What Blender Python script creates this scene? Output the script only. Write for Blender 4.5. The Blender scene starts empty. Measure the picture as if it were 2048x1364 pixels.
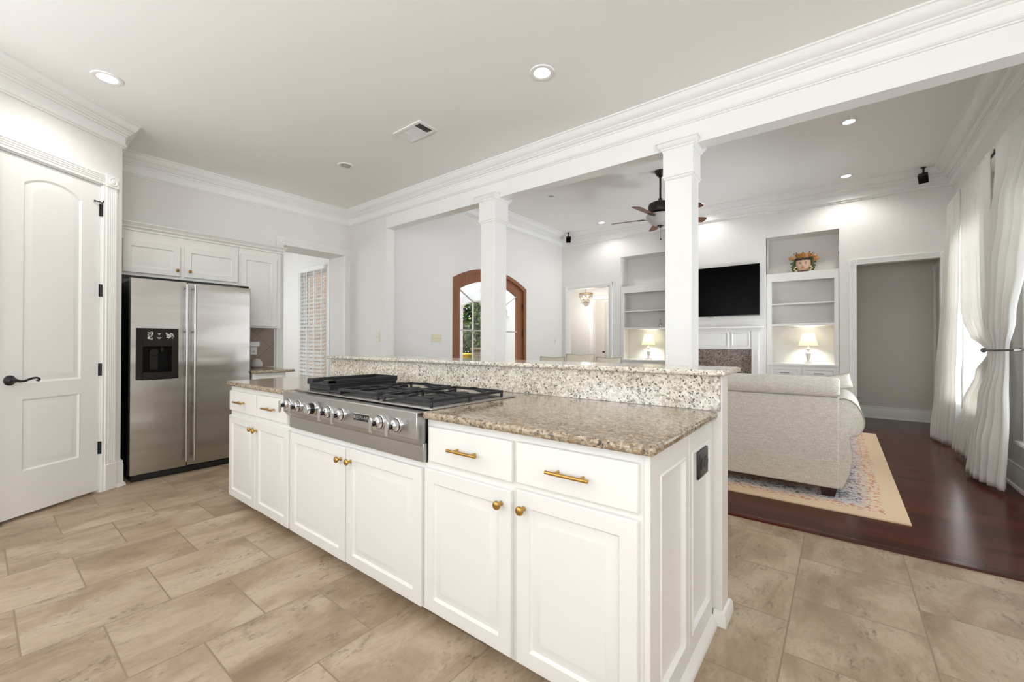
import bpy, bmesh, math, random
from mathutils import Vector, Matrix
random.seed(7)
SC = bpy.context.scene
COL = SC.collection
PI = math.pi
rad = math.radians

# ------------------------------------------------------------------ camera
F_PX, YAW, PITCH, ROLL, CAM_Z = 839.9, 0.66305, 0.005575, 0.001827, 1.2
def make_camera():
    cy, sy = math.cos(YAW), math.sin(YAW)
    f = Vector((-sy*math.cos(PITCH), cy*math.cos(PITCH), math.sin(PITCH)))
    rt = Vector((cy, sy, 0)); up = rt.cross(f)
    c, s = math.cos(ROLL), math.sin(ROLL)
    r2 = c*rt + s*up; u2 = -s*rt + c*up
    cd = bpy.data.cameras.new('camera')
    cd.sensor_width = 36.0; cd.sensor_fit = 'HORIZONTAL'
    cd.lens = F_PX/2048*36.0
    cd.clip_start = 0.02; cd.clip_end = 200
    co = bpy.data.objects.new('camera', cd); COL.objects.link(co)
    m = Matrix.Identity(4)
    for i in range(3):
        m[i][0], m[i][1], m[i][2] = r2[i], u2[i], -f[i]
    m[2][3] = CAM_Z
    co.matrix_world = m
    SC.camera = co
make_camera()

# ------------------------------------------------------------------ exposure, world, sun, window daylight
vs = SC.view_settings
vs.view_transform = 'Standard'; vs.look = 'None'; vs.gamma = 1.0
vs.use_curve_mapping = False
vs.exposure = -0.10
SC.cycles.max_bounces = 10
SC.cycles.diffuse_bounces = 8
SC.cycles.glossy_bounces = 4
SC.cycles.transmission_bounces = 6
SC.cycles.transparent_max_bounces = 12
SC.cycles.sample_clamp_indirect = 6.0
SC.cycles.use_denoising = True
SC.cycles.caustics_reflective = False
SC.cycles.caustics_refractive = False

w = bpy.data.worlds.new('sky'); SC.world = w
w.use_nodes = True
bg = w.node_tree.nodes['Background']
bg.inputs['Color'].default_value = (0.80, 0.90, 1.0, 1)
bg.inputs['Strength'].default_value = 3.0

def light(name, kind, loc, energy, color=(1, 1, 1), direction=None, **kw):
    d = bpy.data.lights.new(name, kind); d.energy = energy; d.color = color
    for k, v in kw.items(): setattr(d, k, v)
    o = bpy.data.objects.new(name, d); COL.objects.link(o); o.location = loc
    if direction is not None:
        o.rotation_euler = Vector(direction).to_track_quat('-Z', 'Y').to_euler()
    return o
light('sun', 'SUN', (0, 0, 20), 6.0, (1, .95, .86), (.25, .38, -.89), angle=rad(1.5))
WARM = (1.0, 0.975, 0.94); DAY = (0.885, 0.935, 1.0)
# daylight of invented, unseen kitchen windows behind the camera and in the living room windows on the right
for x, pw in ((-2.9, 98), (-0.9, 62), (1.1, 52)):
    light('window_and_added_daylight', 'AREA', (x, -2.72, 1.6), pw, DAY, (0, 1, 2.4), shape='RECTANGLE', size=1.5, size_y=1.7)
for y, pw, tilt, sp in ((4.42, 24, 0.15, 100), (6.55, 104, 0.30, 85)):
    light('window_and_added_daylight', 'AREA', (1.42, y, 1.45), pw, DAY, (-1, 0, tilt), shape='RECTANGLE', size=1.3, size_y=1.95, spread=rad(sp))
light('window_and_added_daylight', 'AREA', (-8.9, 1.7, 1.7), 34, DAY, (1, 0.15, 0.2), shape='RECTANGLE', size=1.4, size_y=1.7)  # added light for an unseen second nook window
for y in (-1.2,):
    light('window_and_added_daylight', 'AREA', (2.62, y, 1.6), 125, DAY, (-1, 0.25, 1.5), shape='RECTANGLE', size=1.5, size_y=1.7)  # added light off to the side, lifts end panel, refrigerator and ceiling

# ------------------------------------------------------------------ helpers: objects and tags
WORLD_OFF = {}
def tag(o, label=None, cat=None, group=None, kind=None):
    if label: o['label'] = label
    if cat: o['category'] = cat
    if group: o['group'] = group
    if kind: o['kind'] = kind
    return o
def thing(name, label, cat, loc, group=None):
    o = bpy.data.objects.new(name, None); COL.objects.link(o)
    o.empty_display_size = .1
    o.location = loc; WORLD_OFF[o.name] = Vector(loc)
    return tag(o, label, cat, group)

class MB:
    """collects geometry for one mesh; xf maps local (a,b,c) to world"""
    def __init__(self, xf=None):
        self.v, self.f, self.xf = [], [], xf or (lambda a, b, c: (a, b, c))
    def pt(self, p):
        self.v.append(Vector(self.xf(*p))); return len(self.v)-1
    def face(self, pts):
        self.f.append([self.pt(p) for p in pts])
    def box(self, a0, a1, b0, b1, c0, c1):
        i = [self.pt(p) for p in ((a0,b0,c0),(a1,b0,c0),(a1,b1,c0),(a0,b1,c0),(a0,b0,c1),(a1,b0,c1),(a1,b1,c1),(a0,b1,c1))]
        for q in ((3,2,1,0),(4,5,6,7),(0,1,5,4),(1,2,6,5),(2,3,7,6),(3,0,4,7)):
            self.f.append([i[k] for k in q])
        return self
    def rings(self, rings, cap0=True, cap1=True, loop=True):
        idx = [[self.pt(p) for p in r] for r in rings]
        n = len(idx[0])
        for r0, r1 in zip(idx, idx[1:]):
            for k in range(n if loop else n-1):
                self.f.append([r0[k], r0[(k+1) % n], r1[(k+1) % n], r1[k]])
        if cap0: self.f.append(list(reversed(idx[0])))
        if cap1: self.f.append(list(idx[-1]))
        return self
    def prism(self, poly, c0, c1):
        """poly in (a,b), extruded along c"""
        return self.rings([[(a, b, c0) for a, b in poly], [(a, b, c1) for a, b in poly]])
    def prism_b(self, poly, b0, b1):
        """poly in (a,c), extruded along b"""
        return self.rings([[(a, b0, c) for a, c in poly], [(a, b1, c) for a, c in poly]])
    def prism_a(self, poly, a0, a1):
        return self.rings([[(a0, b, c) for b, c in poly], [(a1, b, c) for b, c in poly]])
    def lathe(self, prof, center=(0, 0, 0), n=24, axis='c', sx=1.0, sy=1.0):
        """prof: (radius, height) along axis"""
        rs = []
        for r, h in prof:
            ring = []
            for k in range(n):
                t = 2*PI*k/n; x, y = r*math.cos(t)*sx, r*math.sin(t)*sy
                if axis == 'c': p = (center[0]+x, center[1]+y, center[2]+h)
                elif axis == 'b': p = (center[0]+x, center[1]+h, center[2]+y)
                else: p = (center[0]+h, center[1]+x, center[2]+y)
                ring.append(p)
            rs.append(ring)
        return self.rings(rs)
    def tube(self, pts, r, n=10, caps=True):
        pts = [Vector(p) for p in pts]; rs = []
        rr = r if isinstance(r, (list, tuple)) else [r]*len(pts)
        prev = None
        for i, p in enumerate(pts):
            d = (pts[min(i+1, len(pts)-1)] - pts[max(i-1, 0)]).normalized()
            if prev is None:
                ref = Vector((0, 0, 1)) if abs(d.z) < .9 else Vector((1, 0, 0))
                u = d.cross(ref).normalized()
            else:
                u = (prev - d*prev.dot(d)).normalized()
            prev = u; v = d.cross(u)
            rs.append([tuple(p + rr[i]*(math.cos(2*PI*k/n)*u + math.sin(2*PI*k/n)*v)) for k in range(n)])
        return self.rings(rs, caps, caps)
    def sphere(self, c, r, n=16, m=10, s=(1, 1, 1)):
        prof = [(max(1e-4, math.sin(PI*j/m)), -math.cos(PI*j/m)) for j in range(m+1)]
        rs = [[(c[0]+q*r*s[0]*math.cos(2*PI*k/n), c[1]+q*r*s[1]*math.sin(2*PI*k/n), c[2]+h*r*s[2]) for k in range(n)] for q, h in prof]
        return self.rings(rs)
    def sweep(self, prof, path, side=1, z=0.0, closed=False):
        """prof: (out, drop) ; path of (x,y) wall points; out = left of travel * side"""
        n = len(path); segs = []
        P = [Vector(p) for p in path]
        def nrm(i):
            d = (P[(i+1) % n]-P[i]).normalized(); return Vector((-d.y, d.x))*side
        rs = []
        for i in range(n):
            if closed: n0, n1 = nrm((i-1) % n), nrm(i)
            else: n0 = nrm(max(i-1, 0)); n1 = nrm(min(i, n-2))
            den = 1+n0.dot(n1)
            m = (n0+n1)/den
            rs.append([(P[i].x+m.x*o, P[i].y+m.y*o, z-d) for o, d in prof])
        if closed: rs.append(rs[0])
        return self.rings(rs, not closed, not closed)
    def panel(self, outer, inner, prof, thick, arch=0.0, na=10):
        """raised/recessed panel slab. outer, inner = (a0,a1,c0,c1); prof = [(inset, depth)] from the inner edge; front at b=thick"""
        def ring(r, d, b, outer_):
            a0, a1, c0, c1 = r[0]+d, r[1]-d, r[2]+d, r[3]-d
            if not arch: return [(a0, b, c0), (a1, b, c0), (a1, b, c1), (a0, b, c1)]
            pts = [(a0, b, c0), (a1, b, c0)]
            for k in range(na+1):
                t = k/na; a = a1+(a0-a1)*t
                rise = 0 if outer_ else arch*(1-(2*t-1)**2)
                pts.append((a, b, (c1 if outer_ else c1-arch) + rise))
            return pts
        e = .003
        rs = [ring(outer, 0, 0, True), ring(outer, 0, thick-e, True), ring(outer, e, thick, True), ring(inner, 0, thick, False)]
        for d, dep in prof: rs.append(ring(inner, d, thick-dep, False))
        return self.rings(rs)

def make(name, mb, mat, parent=None, bev=0.0, seg=2, smooth=35, label=None, cat=None, group=None, kind=None, sub=0):
    me = bpy.data.meshes.new(name)
    off = Vector((0, 0, 0))
    if parent is not None: off = WORLD_OFF[parent.name]
    else:
        if kind != 'structure':
            xs = [v.x for v in mb.v]; ys = [v.y for v in mb.v]; zs = [v.z for v in mb.v]
            off = Vector(((min(xs)+max(xs))/2, (min(ys)+max(ys))/2, min(zs)))
    me.from_pydata([tuple(v-off) for v in mb.v], [], mb.f)
    bm = bmesh.new(); bm.from_mesh(me)
    bmesh.ops.remove_doubles(bm, verts=bm.verts, dist=1e-6)
    bmesh.ops.recalc_face_normals(bm, faces=bm.faces)
    bm.to_mesh(me); bm.free()
    if smooth:
        me.polygons.foreach_set('use_smooth', [True]*len(me.polygons))
        me.set_sharp_from_angle(angle=rad(smooth))
    me.materials.append(mat)
    o = bpy.data.objects.new(name, me); COL.objects.link(o)
    if parent is not None: o.parent = parent
    else: o.location = off
    WORLD_OFF[o.name] = off
    if bev:
        m = o.modifiers.new('bevel', 'BEVEL'); m.width = bev; m.segments = seg; m.limit_method = 'ANGLE'; m.angle_limit = rad(40)
        m.harden_normals = False
    if sub:
        m = o.modifiers.new('subsurf', 'SUBSURF'); m.levels = sub; m.render_levels = sub
    return tag(o, label, cat, group, kind)

def frame_xf(o, ua, ub, uc=(0, 0, 1)):
    o, ua, ub, uc = Vector(o), Vector(ua), Vector(ub), Vector(uc)
    return lambda a, b, c: tuple(o + ua*a + ub*b + uc*c)
ID = None
def bx(*a): return MB().box(*a)

# ------------------------------------------------------------------ materials
def srgb(*c):
    out = []
    for x in c:
        x = x/255.0
        out.append(x/12.92 if x <= .04045 else ((x+.055)/1.055)**2.4)
    return tuple(out)+(1.0,)
class NT:
    def __init__(self, name):
        self.m = bpy.data.materials.new(name); self.m.use_nodes = True
        self.t = self.m.node_tree; self.b = self.t.nodes['Principled BSDF']
        self.out = self.t.nodes['Material Output']
    def n(self, kind, **kw):
        x = self.t.nodes.new(kind)
        for k, v in kw.items():
            if k.startswith('i_'):
                x.inputs[k[2:].replace('_', ' ')].default_value = v
            else: setattr(x, k, v)
        return x
    def l(self, a, b): self.t.links.new(a, b)
    def pos(self, scale=(1, 1, 1), loc=(0, 0, 0)):
        g = self.n('ShaderNodeNewGeometry'); mp = self.n('ShaderNodeMapping')
        mp.inputs['Scale'].default_value = scale; mp.inputs['Location'].default_value = loc
        self.l(g.outputs['Position'], mp.inputs['Vector']); return mp.outputs['Vector']
    def noise(self, vec, scale, detail=4, rough=.55, dist=0):
        x = self.n('ShaderNodeTexNoise'); x.inputs['Scale'].default_value = scale
        x.inputs['Detail'].default_value = detail; x.inputs['Roughness'].default_value = rough
        x.inputs['Distortion'].default_value = dist
        self.l(vec, x.inputs['Vector']); return x.outputs['Fac']
    def vor(self, vec, scale, feature='F1', out='Distance'):
        x = self.n('ShaderNodeTexVoronoi'); x.feature = feature; x.inputs['Scale'].default_value = scale
        self.l(vec, x.inputs['Vector']); return x.outputs[out]
    def ramp(self, fac, stops, mode='LINEAR'):
        x = self.n('ShaderNodeValToRGB'); cr = x.color_ramp; cr.interpolation = mode
        while len(cr.elements) < len(stops): cr.elements.new(.5)
        for e, (p, c) in zip(cr.elements, stops):
            e.position = p; e.color = c if len(c) == 4 else tuple(c)+(1,)
        self.l(fac, x.inputs['Fac']); return x.outputs['Color']
    def mix(self, fac, a, b, mode='MIX'):
        x = self.n('ShaderNodeMix'); x.data_type = 'RGBA'; x.blend_type = mode
        for s, v in ((x.inputs['Factor'], fac), (x.inputs[6], a), (x.inputs[7], b)):
            if hasattr(v, 'node'): self.l(v, s)
            else: s.default_value = v
        return x.outputs[2]
    def math(self, op, a, b=0.0, c=0.0):
        x = self.n('ShaderNodeMath'); x.operation = op
        for s, v in zip(x.inputs, (a, b, c)):
            if hasattr(v, 'node'): self.l(v, s)
            else: s.default_value = v
        return x.outputs[0]
    def bump(self, h, strength=.2, dist=.01):
        x = self.n('ShaderNodeBump'); x.inputs['Strength'].default_value = strength; x.inputs['Distance'].default_value = dist
        self.l(h, x.inputs['Height']); self.l(x.outputs['Normal'], self.b.inputs['Normal'])
    def base(self, c):
        if hasattr(c, 'node'): self.l(c, self.b.inputs['Base Color'])
        else: self.b.inputs['Base Color'].default_value = c
    def set(self, **kw):
        for k, v in kw.items(): self.b.inputs[k.replace('_', ' ')].default_value = v
        return self
W0, K0 = (0, 0, 0, 1), (1, 1, 1, 1)

def paint(name, col, rough=.5, var=.03, scale=3.0, bump=0.0, spec=.5):
    t = NT(name)
    n = t.noise(t.pos(), scale, 3)
    dark = tuple(x*(1-var) for x in col[:3])+(1,)
    t.base(t.mix(n, dark, col)); t.set(Roughness=rough, Specular_IOR_Level=spec)
    if bump: t.bump(t.noise(t.pos(), 220, 2), bump, .001)
    return t.m
M = {}
M['wall'] = paint('wall_paint', srgb(230, 228, 224), .62, .015, 2, .05)
M['ceil'] = paint('ceiling_paint', srgb(244, 243, 240), .75, .015, 1.5, .05)
M['trim'] = paint('trim_paint', srgb(238, 237, 234), .34, .012, 4)
M['cab'] = paint('cabinet_paint', srgb(229, 227, 222), .36, .012, 5)
M['hallwall'] = paint('hall_wall_paint', srgb(222, 217, 209), .6, .02, 2)
M['plate'] = paint('switch_plate', srgb(222, 216, 190), .35, .01)
M['plate_w'] = paint('switch_plate_white', srgb(226, 223, 214), .35, .01)
M['white_plastic'] = paint('white_plastic', srgb(228, 226, 220), .35, .01)
M['grey_plastic'] = paint('grey_plastic', srgb(196, 192, 184), .45, .03, 20)
M['black'] = paint('black_paint', srgb(16, 16, 17), .45, .1, 30)
M['black_gloss'] = paint('black_gloss', srgb(12, 12, 12), .12, .05)
M['dispenser'] = paint('dispenser_plastic', srgb(34, 30, 26), .35, .05, 20, spec=.18)
M['blackdeep'] = paint('dispenser_recess', srgb(10, 9, 8), .3, .05, 20, spec=.12)
M['bronze'] = paint('dark_bronze', srgb(30, 27, 26), .4, .15, 40)
M['iron'] = paint('cast_iron', srgb(34, 34, 36), .5, .25, 90, .3)
M['outlet_dark'] = paint('outlet_bronze', srgb(44, 41, 39), .35, .1, 40)
M['slotdark'] = paint('dark_slot', srgb(26, 24, 22), .6, .05)
M['shadegap'] = paint('vent_shade', srgb(40, 38, 35), .8, .05)

def metal(name, col, rough=.3, streak=None, amt=.12, bump=.0):
    t = NT(name); t.set(Metallic=1.0, Roughness=rough)
    if streak:
        v = t.pos(streak); n = t.noise(v, 1.0, 5, .65)
        a = tuple(x*(1-amt) for x in col[:3])+(1,); b = tuple(min(1, x*(1+amt)) for x in col[:3])+(1,)
        t.base(t.mix(n, a, b))
        r = t.n('ShaderNodeMapRange'); t.l(n, r.inputs['Value'])
        r.inputs['To Min'].default_value = rough*.8; r.inputs['To Max'].default_value = rough*1.25
        t.l(r.outputs['Result'], t.b.inputs['Roughness'])
        if bump: t.bump(n, bump, .002)
    else:
        n = t.noise(t.pos(), 60, 2); t.base(t.mix(n, tuple(x*.9 for x in col[:3])+(1,), col))
    return t.m
M['brass'] = metal('brushed_brass', srgb(190, 150, 82), .28)
M['brass2'] = metal('dark_brass', srgb(150, 116, 56), .3)
M['chrome'] = metal('chrome', srgb(215, 215, 215), .12)
M['steel_v'] = metal('handle_steel', srgb(190, 187, 182), .24, (200, 200, 1.5), .06)
M['steel_h'] = metal('cooktop_steel', srgb(186, 184, 182), .30, (1.5, 60, 160), .05)
M['pewter'] = metal('pewter', srgb(120, 116, 110), .35)
def fridge_steel():
    t = NT('fridge_steel'); t.set(Metallic=1.0)
    n = t.noise(t.pos((30, 1.2, 90)), 1.0, 5, .6)
    t.base(t.mix(n, srgb(178, 174, 168), srgb(200, 196, 190)))
    r = t.n('ShaderNodeMapRange'); t.l(n, r.inputs['Value'])
    r.inputs['To Min'].default_value = .20; r.inputs['To Max'].default_value = .30
    t.l(r.outputs['Result'], t.b.inputs['Roughness'])
    big = t.noise(t.pos((.1, 1.3, 4.2)), 1.0, 1, .4)
    t.bump(big, .5, .03)
    t.b.inputs['Anisotropic'].default_value = .6
    tan = t.n('ShaderNodeTangent'); tan.direction_type = 'RADIAL'; tan.axis = 'Z'
    t.l(tan.outputs['Tangent'], t.b.inputs['Tangent'])
    return t.m
M['fridge'] = fridge_steel()

def tile_floor():
    t = NT('tile_floor')
    g = t.n('ShaderNodeNewGeometry'); sp = t.n('ShaderNodeSeparateXYZ'); t.l(g.outputs['Position'], sp.inputs[0])
    S = .4575
    u = t.math('ADD', sp.outputs['Y'], 20*S-.573); v = t.math('ADD', sp.outputs['X'], 20*S-.28)
    cb = t.n('ShaderNodeCombineXYZ'); t.l(u, cb.inputs[0]); t.l(v, cb.inputs[1])
    br = t.n('ShaderNodeTexBrick'); br.offset = .5; br.offset_frequency = 2
    t.l(cb.outputs[0], br.inputs['Vector'])
    br.inputs['Scale'].default_value = 1; br.inputs['Mortar Size'].default_value = .0035; br.inputs['Mortar Smooth'].default_value = .3
    br.inputs['Bias'].default_value = 0; br.inputs['Brick Width'].default_value = S; br.inputs['Row Height'].default_value = S
    br.inputs['Color1'].default_value = (0, 0, 0, 1); br.inputs['Color2'].default_value = (1, 1, 1, 1); br.inputs['Mortar'].default_value = (.5, .5, .5, 1)
    # each tile gets its own shift of the stone pattern
    sh = t.n('ShaderNodeVectorMath'); sh.operation = 'MULTIPLY_ADD'
    t.l(br.outputs['Color'], sh.inputs[0]); sh.inputs[1].default_value = (13, 7, 5); t.l(t.pos((2.2, 1.0, 1)), sh.inputs[2])
    vec = sh.outputs[0]
    n1 = t.noise(vec, 1.9, 8, .62, .6); n2 = t.noise(vec, 8, 9, .72, 1.2); n3 = t.noise(vec, 34, 6, .7)
    c = t.ramp(n1, [(.30, srgb(138, 116, 91)), (.46, srgb(164, 142, 116)), (.64, srgb(190, 171, 147))])
    veins = t.ramp(n2, [(.49, (0, 0, 0, 1)), (.60, (1, 1, 1, 1))])
    msk = t.ramp(t.noise(vec, 3.1, 5, .6, .5), [(.46, (0, 0, 0, 1)), (.60, (1, 1, 1, 1))])
    fine = t.ramp(n3, [(.44, (0, 0, 0, 1)), (.62, (1, 1, 1, 1))])
    k = t.math('MULTIPLY', t.math('MULTIPLY', veins, msk), fine)
    c = t.mix(t.math('MULTIPLY', k, .85), c, srgb(84, 70, 58))
    c = t.mix(t.math('MULTIPLY', fine, .16), c, srgb(120, 102, 84))
    hs = t.n('ShaderNodeHueSaturation'); t.l(c, hs.inputs['Color'])
    t.l(t.math('MULTIPLY_ADD', br.outputs['Color'], .12, .94), hs.inputs['Value'])
    c = t.mix(br.outputs['Fac'], hs.outputs['Color'], srgb(140, 122, 98))
    t.base(c); t.set(Roughness=.42)
    h = t.math('SUBTRACT', t.math('MULTIPLY', n2, .15), br.outputs['Fac'])
    t.bump(h, .25, .004)
    return t.m
M['tile'] = tile_floor()

def wood_floor():
    t = NT('wood_floor')
    br = t.n('ShaderNodeTexBrick'); br.offset = .37; br.offset_frequency = 3
    t.l(t.pos((1, 1, 1), (30, 30, 0)), br.inputs['Vector'])
    br.inputs['Scale'].default_value = 1; br.inputs['Mortar Size'].default_value = .0020; br.inputs['Mortar Smooth'].default_value = .2
    br.inputs['Bias'].default_value = 0; br.inputs['Brick Width'].default_value = 1.15; br.inputs['Row Height'].default_value = .083
    br.inputs['Color1'].default_value = (0, 0, 0, 1); br.inputs['Color2'].default_value = (1, 1, 1, 1); br.inputs['Mortar'].default_value = (.5, .5, .5, 1)
    n = t.noise(t.pos((1.6, 26, 1)), 1.0, 6, .6, .4)
    a = t.mix(br.outputs['Color'], srgb(56, 21, 13), srgb(100, 43, 28))
    c = t.mix(t.math('MULTIPLY', n, .75), a, srgb(44, 16, 11))
    c = t.mix(br.outputs['Fac'], c, srgb(26, 10, 8))
    t.base(c); t.set(Roughness=.20, Specular_IOR_Level=.13)
    t.bump(t.math('SUBTRACT', t.math('MULTIPLY', n, .2), br.outputs['Fac']), .12, .002)
    return t.m
M['wood'] = wood_floor()

def granite(name, light_c, mid_c, dark_c, brown, brown_amt, speck, scale=1.0, rough=.12):
    t = NT(name)
    p0 = t.pos((scale, scale, scale))
    nz = t.n('ShaderNodeTexNoise'); nz.inputs['Scale'].default_value = 45; nz.inputs['Detail'].default_value = 3; t.l(p0, nz.inputs['Vector'])
    dv = t.n('ShaderNodeVectorMath'); dv.operation = 'MULTIPLY_ADD'; t.l(nz.outputs['Color'], dv.inputs[0]); dv.inputs[1].default_value = (.022, .022, .022); t.l(p0, dv.inputs[2])
    p = dv.outputs[0]
    grain = t.vor(p, 95, 'F1', 'Color'); sp = t.n('ShaderNodeSeparateColor'); t.l(grain, sp.inputs[0])
    patch = t.noise(p0, 7, 4, .6)
    k = t.math('ADD', t.math('MULTIPLY', sp.outputs[0], .62), t.math('MULTIPLY', patch, .5))
    c = t.ramp(k, [(.22, dark_c), (.40, mid_c), (.66, light_c), (.85, tuple(min(1, x*1.15) for x in light_c[:3]))])
    bm_ = t.ramp(t.noise(p0, 34, 4, .65, .8), [(.50, (0, 0, 0)), (.58, (1, 1, 1))])
    bp = t.ramp(t.noise(p0, 5, 3, .6), [(.40, (0, 0, 0)), (.60, (1, 1, 1))])
    c = t.mix(t.math('MULTIPLY', t.math('MULTIPLY', bm_, bp), brown_amt), c, brown)
    clus = t.noise(p0, 13, 3, .6)
    th = t.math('MULTIPLY_ADD', clus, .5, speck-.25)
    s1 = t.math('LESS_THAN', t.vor(p, 62), th)
    s2 = t.math('LESS_THAN', t.vor(p, 120), th)
    c = t.mix(t.math('MULTIPLY', s2, .5), c, srgb(98, 90, 84))
    c = t.mix(t.math('MULTIPLY', s1, .85), c, srgb(54, 50, 50))
    t.base(c); t.set(Roughness=rough)
    return t.m
M['granite'] = granite('granite_counter', srgb(172, 157, 134), srgb(138, 122, 102), srgb(98, 86, 74), srgb(130, 102, 70), .6, .21)
M['granite_w'] = granite('granite_splash', srgb(218, 212, 198), srgb(196, 188, 172), srgb(146, 138, 130), srgb(182, 164, 136), .40, .235)
M['granite_d'] = granite('granite_fireplace', srgb(158, 144, 132), srgb(122, 110, 102), srgb(84, 74, 68), srgb(104, 82, 70), .6, .29, .7)

def wave_fabric(name, c1, c2, sc=420, rough=.9, big=.12):
    t = NT(name)
    p = t.pos()
    a = t.noise(t.pos((sc, sc, 30)), 1, 3, .6); b = t.noise(t.pos((30, 30, sc)), 1, 3, .6)
    m = t.math('ADD', t.math('MULTIPLY', a, .5), t.math('MULTIPLY', b, .5))
    c = t.ramp(m, [(.38, c2), (.62, c1)])
    t.base(c); t.set(Roughness=rough)
    t.b.inputs['Sheen Weight'].default_value = .15
    t.bump(m, .35, .002)
    return t.m
M['linen'] = wave_fabric('sofa_linen', srgb(228, 224, 213), srgb(184, 177, 164))
M['linen2'] = wave_fabric('cushion_linen', srgb(228, 221, 204), srgb(200, 192, 174))
M['piping'] = wave_fabric('piping_linen', srgb(186, 178, 162), srgb(150, 141, 126))

def curtain_mat():
    t = NT('curtain_cotton'); c = srgb(235, 233, 228)
    n = t.noise(t.pos((200, 200, 200)), 1, 2)
    t.base(t.mix(n, srgb(226, 224, 219), srgb(240, 238, 234))); t.set(Roughness=.9)
    tr = t.n('ShaderNodeBsdfTranslucent'); tr.inputs['Color'].default_value = srgb(236, 233, 226)
    mx = t.n('ShaderNodeMixShader'); mx.inputs[0].default_value = .28
    t.l(t.b.outputs[0], mx.inputs[1]); t.l(tr.outputs[0], mx.inputs[2]); t.l(mx.outputs[0], t.out.inputs['Surface'])
    return t.m
M['curtain'] = curtain_mat()
def shade_mat():
    t = NT('lamp_shade_cloth'); t.base(srgb(240, 228, 190)); t.set(Roughness=.9)
    n = t.noise(t.pos((300, 300, 300)), 1, 2)
    t.base(t.mix(n, srgb(246, 242, 230), srgb(252, 250, 242)))
    tr = t.n('ShaderNodeBsdfTranslucent'); tr.inputs['Color'].default_value = srgb(253, 250, 236)
    mx = t.n('ShaderNodeMixShader'); mx.inputs[0].default_value = .6
    t.l(t.b.outputs[0], mx.inputs[1]); t.l(tr.outputs[0], mx.inputs[2]); t.l(mx.outputs[0], t.out.inputs['Surface'])
    return t.m
M['shade'] = shade_mat()
def slat_mat():
    t = NT('blind_slat'); n = t.noise(t.pos(), 30, 2)
    t.base(t.mix(n, srgb(238, 237, 233), srgb(246, 245, 242))); t.set(Roughness=.5)
    tr = t.n('ShaderNodeBsdfTranslucent'); tr.inputs['Color'].default_value = srgb(248, 247, 244)
    mx = t.n('ShaderNodeMixShader'); mx.inputs[0].default_value = .4
    t.l(t.b.outputs[0], mx.inputs[1]); t.l(tr.outputs[0], mx.inputs[2]); t.l(mx.outputs[0], t.out.inputs['Surface'])
    return t.m
M['slat'] = slat_mat()
def glass_mat(name, fac=.08, tint=(1, 1, 1, 1)):
    t = NT(name); t.t.nodes.remove(t.b)
    a = t.n('ShaderNodeBsdfTransparent'); a.inputs['Color'].default_value = tint
    g = t.n('ShaderNodeBsdfGlossy'); g.inputs['Roughness'].default_value = .02
    mx = t.n('ShaderNodeMixShader'); mx.inputs[0].default_value = fac
    t.l(a.outputs[0], mx.inputs[1]); t.l(g.outputs[0], mx.inputs[2]); t.l(mx.outputs[0], t.out.inputs['Surface'])
    return t.m
M['glass'] = glass_mat('window_glass')
M['crystal'] = glass_mat('crystal_glass', .35, (.96, .96, .95, 1))
M['crystal_dark'] = glass_mat('decanter_glass', .45, (.80, .80, .79, 1))
def emit(name, col, s):
    t = NT(name); t.base(col); t.b.inputs['Emission Color'].default_value = col; t.b.inputs['Emission Strength'].default_value = s
    return t.m
M['lens_on'] = emit('lit_lens', (1, .98, .93, 1), 14)
M['bulb'] = emit('bulb_glow', (1, .92, .78, 1), 16)
M['lens_off'] = paint('unlit_lens', srgb(176, 170, 162), .3, .05)
M['bowl'] = paint('alabaster_bowl', srgb(196, 192, 188), .4, .15, 14)
M['screen'] = paint('tv_screen', srgb(3, 3, 3), .22, .02, spec=.06)
def leaf():
    t = NT('leaf_green'); n = t.noise(t.pos(), 3.5, 3)
    t.base(t.ramp(n, [(.3, srgb(34, 52, 26)), (.5, srgb(78, 98, 52)), (.7, srgb(150, 160, 104))])); t.set(Roughness=.55)
    return t.m
M['leaf'] = leaf()
M['bark'] = paint('bark', srgb(80, 66, 54), .9, .3, 20)
M['yellow'] = paint('yellow_paint', srgb(236, 200, 50), .5, .05)
M['ground'] = paint('ground_grass', srgb(110, 112, 84), .95, .3, 4)
M['porch'] = paint('porch_white', srgb(238, 238, 236), .7, .02)
def brick(name):
    t = NT(name)
    br = t.n('ShaderNodeTexBrick')
    g = t.n('ShaderNodeNewGeometry'); sp = t.n('ShaderNodeSeparateXYZ'); t.l(g.outputs['Position'], sp.inputs[0])
    cb = t.n('ShaderNodeCombineXYZ'); t.l(t.math('ADD', sp.outputs['X'], sp.outputs['Y']), cb.inputs[0]); t.l(sp.outputs['Z'], cb.inputs[1])
    t.l(cb.outputs[0], br.inputs['Vector'])
    br.inputs['Scale'].default_value = 1; br.inputs['Brick Width'].default_value = .21; br.inputs['Row Height'].default_value = .075
    br.inputs['Mortar Size'].default_value = .006; br.inputs['Color1'].default_value = srgb(142, 108, 86); br.inputs['Color2'].default_value = srgb(104, 94, 82)
    br.inputs['Mortar'].default_value = srgb(150, 140, 124)
    n = t.noise(t.pos(), 5, 4)
    t.base(t.mix(t.math('MULTIPLY', n, .6), br.outputs['Color'], srgb(86, 74, 62))); t.set(Roughness=.9)
    t.bump(br.outputs['Fac'], .4, -.01)
    return t.m
M['brick'] = brick('brick_wall')
def wood_brown(name, c1, c2, axis=(30, 30, 2)):
    t = NT(name); n = t.noise(t.pos(axis), 1, 5, .6, .6)
    t.base(t.mix(n, c1, c2)); t.set(Roughness=.38); return t.m
M['mahog'] = wood_brown('mahogany', srgb(100, 60, 38), srgb(162, 106, 72))
M['blade'] = wood_brown('walnut_blade', srgb(84, 52, 34), srgb(132, 88, 58), (8, 8, 40))
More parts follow.
